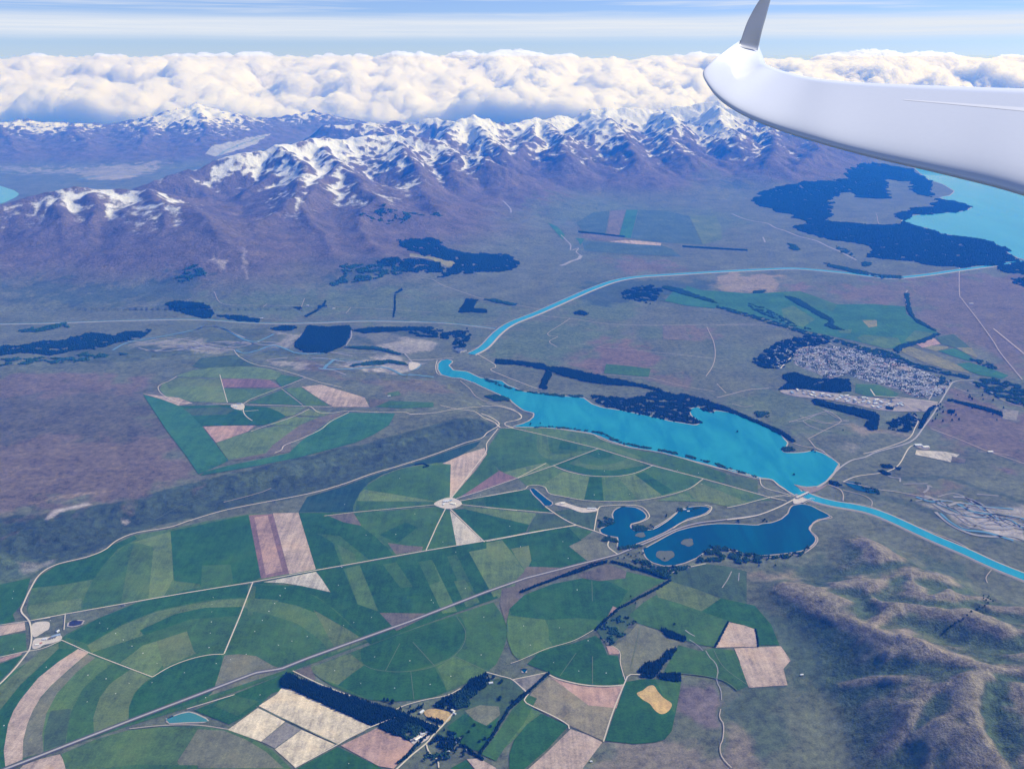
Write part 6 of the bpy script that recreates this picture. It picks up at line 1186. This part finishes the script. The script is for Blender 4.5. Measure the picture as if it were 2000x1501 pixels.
wd = place(px(9, "300 560 360 480 440 430 600 395 620 440 500 470 430 560 400 590")); wq = scatter(wd, 55, 0)
PALE = protos[0]
for q in wq:
    o = PALE.copy(); COL.objects.link(o); o.location = (q[0], q[1], 2.0); o.rotation_euler = (0, 0, random.uniform(0, 3)); tag(o, 'pale-roofed house among the dark trees at the left end of the town', 'house', 'houses in the town woods')

def shed(L, W, Hh, rise, roof, wall=None, doors=2, name='farm_shed', loc=(0, 0), rz=0.0, label=None, group=None, cat='shed'):
    root = empty(name, (loc[0], loc[1], float(H(loc[0], loc[1])) + 4.2), rz)
    v, f, mi = [], [], []; box(v, f, mi, -L/2, L/2, -W/2, W/2, -3, Hh)
    b = len(v); v += [(-L/2,-W/2,Hh),(-L/2,W/2,Hh),(-L/2,0,Hh+rise),(L/2,-W/2,Hh),(L/2,W/2,Hh),(L/2,0,Hh+rise)]; f += [(b,b+2,b+1),(b+3,b+4,b+5)]; mi += [0, 0]
    link_mesh('wall', v, f, wall or M_WALL, root)
    v, f, mi = [], [], []; b = 0; x = L/2+.6; y = W/2+.7; t = .18; dz = -rise * .7 / (W/2)
    v = [(-x,-y,Hh+dz+.05),(x,-y,Hh+dz+.05),(x,0,Hh+rise+.05),(-x,0,Hh+rise+.05),(x,y,Hh+dz+.05),(-x,y,Hh+dz+.05)]; v += [(a, b_, c + t) for a, b_, c in v]
    f = [(6,7,8,9),(9,8,10,11),(3,2,1,0),(5,4,2,3),(0,1,7,6),(4,5,11,10),(1,2,8,7),(2,4,10,8),(0,6,9,3),(3,9,11,5)]
    link_mesh('roof', v, f, roof, root)
    for k in range(doors):
        cx = -L/2 + L * (k + .5) / doors; w = min(4.5, L / doors * .6) / 2; v, f, mi = [], [], []
        box(v, f, mi, cx - w, cx + w, -W/2 - .12, -W/2 - .004, 0, Hh * .8); link_mesh('door', v, f, M_DOOR, root)
    tag(root, label, cat, group); return root
M_DOOR = plain('shed_door', (0.12, 0.13, 0.15), .7, .1, .5)
RP, RB, RD, RR_ = [r[1] for r in ROOFS]; M_CREAM = plain('roof_cream', (0.80, 0.78, 0.70), .5, .06, .5, .3)
SHEDS = [ # crop x y, L, W, H, rise, roof, rotation, label
 (2, 1215, 1092, 26, 12, 4.5, 2, RP, .9, 'pale-roofed farm shed at the left end of the ochre yard'), (2, 1442, 1082, 18, 9, 3.5, 2, M_CREAM, -.6, 'cream-roofed farmhouse at the right edge of the ochre yard'), (2, 1455, 1105, 16, 8, 3.5, 2, RP, -.6, 'small pale-roofed shed beside the cream-roofed farmhouse'),
 (2, 1545, 1030, 20, 10, 3.6, 2.2, RB, .3, 'blue-grey roofed house in the gap of the dark homestead trees'), (2, 1500, 1010, 15, 8, 3.2, 1.8, M_CREAM, .6, 'cream-roofed house half hidden in the dark homestead trees'), (2, 1722, 880, 20, 11, 3.6, 2.2, RP, .2, 'pale-roofed house in a round clearing at the top of the homestead trees'), (2, 1568, 940, 12, 7, 3, 1.6, RP, 1.0, 'tiny pale-roofed hut among the upper homestead trees'),
 (2, 1188, 1288, 34, 13, 4.5, 2.2, M_CREAM, .75, 'long cream-roofed woolshed on the gravel yard beside the dark plantation'), (2, 1222, 1255, 20, 10, 3.6, 2, RP, .2, 'pale-roofed house behind the long woolshed'), (2, 1150, 1302, 14, 9, 3.4, 1.8, RD, .7, 'dark-roofed shed left of the long woolshed'), (2, 1250, 1243, 12, 7, 3, 1.6, RB, -.2, 'small blue-grey roofed shed at the right end of the woolshed yard'),
 (2, 1488, 1290, 18, 10, 3.6, 2, RP, .3, 'pale-roofed house in the trees right of the curved lane'), (2, 1470, 1310, 13, 8, 3.2, 1.8, RB, 1.0, 'blue-grey hut beside the house right of the curved lane'), (2, 1535, 1372, 12, 8, 3.0, 1.6, M_CREAM, .1, 'small cream-roofed hut at the end of the tree belt'), (2, 1410, 1385, 13, 8, 3.0, 1.6, RP, .5, 'pale-roofed cottage under the trees below the curved lane'),
 (1, 412, 535, 44, 16, 5, 2.4, RB, .55, 'long blue-grey roofed dairy shed in the farmyard at the left'), (1, 385, 552, 36, 14, 4.6, 2.2, RD, .55, 'dark-roofed shed in front of the long dairy shed'), (1, 330, 560, 22, 12, 4, 2, RP, .1, 'pale-roofed shed left of the dairy sheds'), (1, 275, 600, 20, 10, 3.6, 2, M_CREAM, .3, 'cream-roofed house by the left road junction'), (1, 300, 590, 14, 9, 3.2, 1.8, RR_, .9, 'red-brown roofed cottage by the left road junction'), (1, 425, 500, 18, 10, 3.6, 2, RP, 1.2, 'pale-roofed implement shed behind the dairy sheds'), (1, 905, 308, 16, 9, 3, 1.6, RD, .2, 'dark-roofed hut beside the lane junction left of the great round field'),
 (6, 1470, 750, 42, 20, 5, 2.4, RP, .2, 'long pale dairy shed at the hub of the round field'), (6, 1520, 768, 36, 18, 5, 2.4, M_CREAM, -.3, 'cream-roofed shed at the hub of the round field'), (6, 1500, 745, 24, 14, 4.5, 2, RB, .6, 'blue-grey roofed shed at the hub of the round field'), (6, 1450, 772, 20, 12, 4, 2, RP, 1.1, 'small pale shed at the left edge of the round field hub'),
 (7, 1452, 810, 22, 10, 4, 1.8, RP, .1, 'pale hut on the lane beside the narrow lagoon arm'), (7, 1480, 822, 18, 9, 3.5, 1.8, M_CREAM, .1, 'cream hut on the lane beside the narrow lagoon arm'), (7, 770, 802, 60, 12, 4, 1.2, RP, .0, 'long pale low shed at the end of the gravel works'), (7, 560, 765, 30, 14, 5, 2, M_CREAM, .2, 'cream-roofed shed at the head of the little blue pond'),
 (11, 725, 832, 40, 18, 5, 2, RB, .1, 'blue-grey roofed shed in the yard of the upper terrace farm'), (11, 700, 850, 30, 16, 5, 2, RP, .4, 'pale-roofed shed in the yard of the upper terrace farm'), (11, 1700, 780, 26, 14, 4, 2, RP, .4, 'pale-roofed shed on the small green paddock of the terrace'),
 (9, 1310, 1100, 60, 30, 6, 2, RP, .1, 'large white-roofed works shed on the pale pad right of the junction'), (9, 1360, 1112, 50, 26, 6, 2, M_CREAM, .1, 'second white-roofed works shed nearer the lower right of the pad'), (9, 1655, 178, 50, 24, 5, 2, RP, 0, 'white-roofed shed standing alone on the far purple plain'), (9, 1780, 1143, 40, 20, 5, 2, M_CREAM, .1, 'white-roofed shed on the track at the right edge'), (11, 1170, 190, 30, 15, 4, 2, RP, 0, 'bright white shed on the plain below the mountain'), (11, 870, 273, 34, 16, 4, 2, RP, .3, 'bright white shed near the thin canal under the mountain'), (11, 1340, 210, 36, 14, 4, 2, M_CREAM, .3, 'cream shed right of the shelter-belt cross on the plain'),
 (4, 360, 1195, 16, 8, 3, 1.6, RP, .2, 'lone white hut at the foot of the green slope'), (3, 580, 1455, 10, 6, 3, 1.4, RP, .2, 'small white hut at the edge of the paddock by the bottom of the photo'),
]
for reg, x, y, L, W, Hh, rs, rf, rz, lab in SHEDS:
    q = place(px(reg, '%g %g' % (x, y)))[0]; shed(L, W, Hh, rs, rf, loc=q, rz=rz, label=lab, doors=3 if L > 28 else 2)
# warehouses of the industrial strip
IND = place(px(9, "430 748 520 740 640 752 800 775 900 785 1100 800 1240 835 1180 850 1060 860 900 830 700 795 540 775"))
iq = scatter(IND, 62, 0); wp = []
RED = place(px(9, "1200 765 1320 775")); 
for i, q in enumerate(iq):
    k = i % 5; rf = [RP, M_CREAM, RB, RP, RD][k]
    if len(wp) < 5: o = shed(38, 20, 6, 1.6, rf, doors=2, name='warehouse', loc=q, rz=.25, cat='warehouse'); wp.append(o)
    else: o = copy_tree(wp[k])
    o.location = (q[0], q[1], 6.2); s_ = random.uniform(.6, 1.15); o.scale = (s_, s_, 1); o.rotation_euler = (0, 0, .25 + random.choice([0, 1.57]))
    nm_ = ['pale', 'cream', 'blue-grey', 'pale', 'dark'][k]
    tag(o, '%s-roofed warehouse on the pale industrial strip below the town' % nm_, 'warehouse', 'warehouses with %s roofs' % nm_)

# ------------------------------------------------------------------ stock troughs in the paddocks
M_CONC = plain('trough_concrete', (0.85, 0.84, 0.80), .8, .08, 1.0); M_TW = plain('trough_water', (0.35, 0.45, 0.5), .1, .05, 1.0, .6)
tr = empty('stock_trough'); v, f = [], []; n = 18
for z, q in ((-1.5, 3.6), (0.5, 3.2), (0.5, 2.7), (.25, 2.6)):
    for k in range(n): a = k / n * 6.283; v.append((q * math.cos(a), q * math.sin(a), z))
for j in range(3):
    for k in range(n): f.append((j * n + k, j * n + (k + 1) % n, (j + 1) * n + (k + 1) % n, (j + 1) * n + k))
link_mesh('basin', v, f, M_CONC, tr)
link_mesh('water_surface', [(2.62 * math.cos(k / n * 6.283), 2.62 * math.sin(k / n * 6.283), .3) for k in range(n)], [tuple(range(n))], M_TW, tr)
TP_ = Placer(tr)
for reg, s, where in ((1, "732 438 790 480 848 515 905 562 968 607 1048 660 1152 735 1115 875 645 820 778 847 947 880 848 955 640 1016 340 762 1555 302 1553 357 1550 430 1543 512 1533 618 1563 252 1585 735 1352 803 1805 668 1690 706 1868 500 1923 420 1970 352 1508 985", 'the great round field at the left'), (1, "100 205 93 258 100 628 30 1190 370 420", 'the paddocks at the left edge'),
   (2, "213 185 178 238 137 295 97 352 47 418 717 434 847 397 643 457 541 488 375 537 264 571 165 600", 'the arc field above the highway'), (2, "870 687 768 880 1017 915 577 787 1670 395 1650 672 1277 888 1128 715 1428 828", 'the round field below the highway'), (2, "1285 270 1300 290 1535 185 605 162 630 28 680 1468 30 965", 'the striped fields beside the farm lane'),
   (3, "478 198 348 473 558 568 305 728 490 790 690 805 135 600 85 460", 'the round field right of centre'), (6, "725 770 1240 840 1445 1045 882 995 1100 990 1720 700 1935 930 250 1438 290 1385 1540 1120 1130 580", 'the round field with the dairy hub'), (7, "825 400 865 525 790 700 1050 695 1555 540 1580 622 1400 520 665 1395 600 1165 560 1043 250 1080", 'the half-round fields below the long lake')):
    for q in place(px(reg, s)): TP_.put(q, 'small white stock trough dotted on %s' % where, 'trough', 'stock troughs on %s' % where, 0, random.uniform(.5, .8), 4.4)

# ------------------------------------------------------------------ control gates, bridge, power station
M_CON = plain('weir_concrete', (0.55, 0.52, 0.48), .85, .12, .1); M_STEEL = plain('gate_steel', (0.25, 0.30, 0.36), .5, .1, .5, .4)
def solid(name, boxes, mat, parent):
    v, f, mi = [], [], []
    for b in boxes: box(v, f, mi, *b)
    return link_mesh(name, v, f, mat, parent)
c0 = place([(1560, 970)])[0]; c1 = place([(1592, 958)])[0]
g0 = place(px(8, "515 950"))[0]; g1 = place(px(8, "590 915"))[0]; d = g1 - g0; Lg = float(np.hypot(*d)); rz = math.atan2(d[1], d[0])
gate = empty('control_weir', ((g0[0] + g1[0]) / 2, (g0[1] + g1[1]) / 2, 4.0), rz); tag(gate, 'concrete control weir with steel gates between the long lake and the canal', 'weir')
np_ = 6
solid('deck', [(-Lg/2 - 12, Lg/2 + 12, -7, 7, 7, 8.4)], M_CON, gate)
for k in range(np_ + 1):
    x = -Lg/2 + Lg * k / np_; solid('pier', [(x - 1.6, x + 1.6, -14, 14, -3, 6.99)], M_CON, gate)
for k in range(np_):
    x = -Lg/2 + Lg * (k + .5) / np_; solid('gate', [(x - Lg/np_/2 + 1.7, x + Lg/np_/2 - 1.7, 8, 9.5, 0, 6)], M_STEEL, gate)
solid('railing', [(-Lg/2 - 12, Lg/2 + 12, -7.2, -7.0, 8.4, 9.6), (-Lg/2 - 12, Lg/2 + 12, 7.0, 7.2, 8.4, 9.6)], M_STEEL, gate)
b0 = place(px(8, "545 925"))[0]
q = place(px(8, "585 965"))[0]
pier = empty('intake_boom', (q[0], q[1], 4.2), rz); tag(pier, 'pale zigzag boom and jetty below the control weir', 'boom')
solid('walkway', [(-60, 60, -2, 2, 0, 1.6)], M_CON, pier)
for k in range(6): solid('arm', [(-55 + 22 * k, -51 + 22 * k, -26, -2.02, 0, 1.4)], M_CON, pier)
q = place([(903, 687)])[0]
ps = empty('power_station', (q[0], q[1], 4.0), .75); tag(ps, 'dark-roofed power station between the upper canal and the head of the lake', 'power station')
solid('wall', [(-45, 45, -16, 16, -3, 16)], M_CON, ps); solid('roof', [(-46, 46, -17, 17, 16.01, 17.5)], RD, ps); solid('penstock', [(-38 + 19 * 0, -30, 16.02, 120, 0, 7)], M_STEEL, ps)
for k in range(1, 4): solid('penstock', [(-38 + 22 * k, -30 + 22 * k, 16.02, 120, 0, 7)], M_STEEL, ps)
for k in range(4): solid('door', [(-36 + 20 * k, -28 + 20 * k, -16.3, -16.01, 0, 9)], M_DOOR, ps)
# ------------------------------------------------------------------ haze
hb = bpy.data.meshes.new('haze')
x0, x1, y0, y1, z0, z1 = -30000, 30000, -2500, 41500, -2, 3003
hv = [(x0,y0,z0),(x1,y0,z0),(x1,y1,z0),(x0,y1,z0),(x0,y0,z1),(x1,y0,z1),(x1,y1,z1),(x0,y1,z1)]
hb.from_pydata(hv, [], [(0,3,2,1),(4,5,6,7),(0,1,5,4),(1,2,6,5),(2,3,7,6),(3,0,4,7)]); hb.update()
hz = bpy.data.objects.new('haze', hb); COL.objects.link(hz); hz['kind'] = 'stuff'
hm_ = bpy.data.materials.new('haze'); hm_.use_nodes = True; hm_.node_tree.nodes.clear(); ht = NT(hm_.node_tree)
pv = ht.new('ShaderNodeVolumePrincipled'); pv.inputs['Color'].default_value = (0.015, 0.205, 1.0, 1)
pv.inputs['Absorption Color'].default_value = (1, 1, 1, 1); pv.inputs['Density'].default_value = 3.9e-5; pv.inputs['Anisotropy'].default_value = 0.0
oo = ht.new('ShaderNodeOutputMaterial'); ht.l.new(pv.outputs[0], oo.inputs['Volume']); hb.materials.append(hm_)
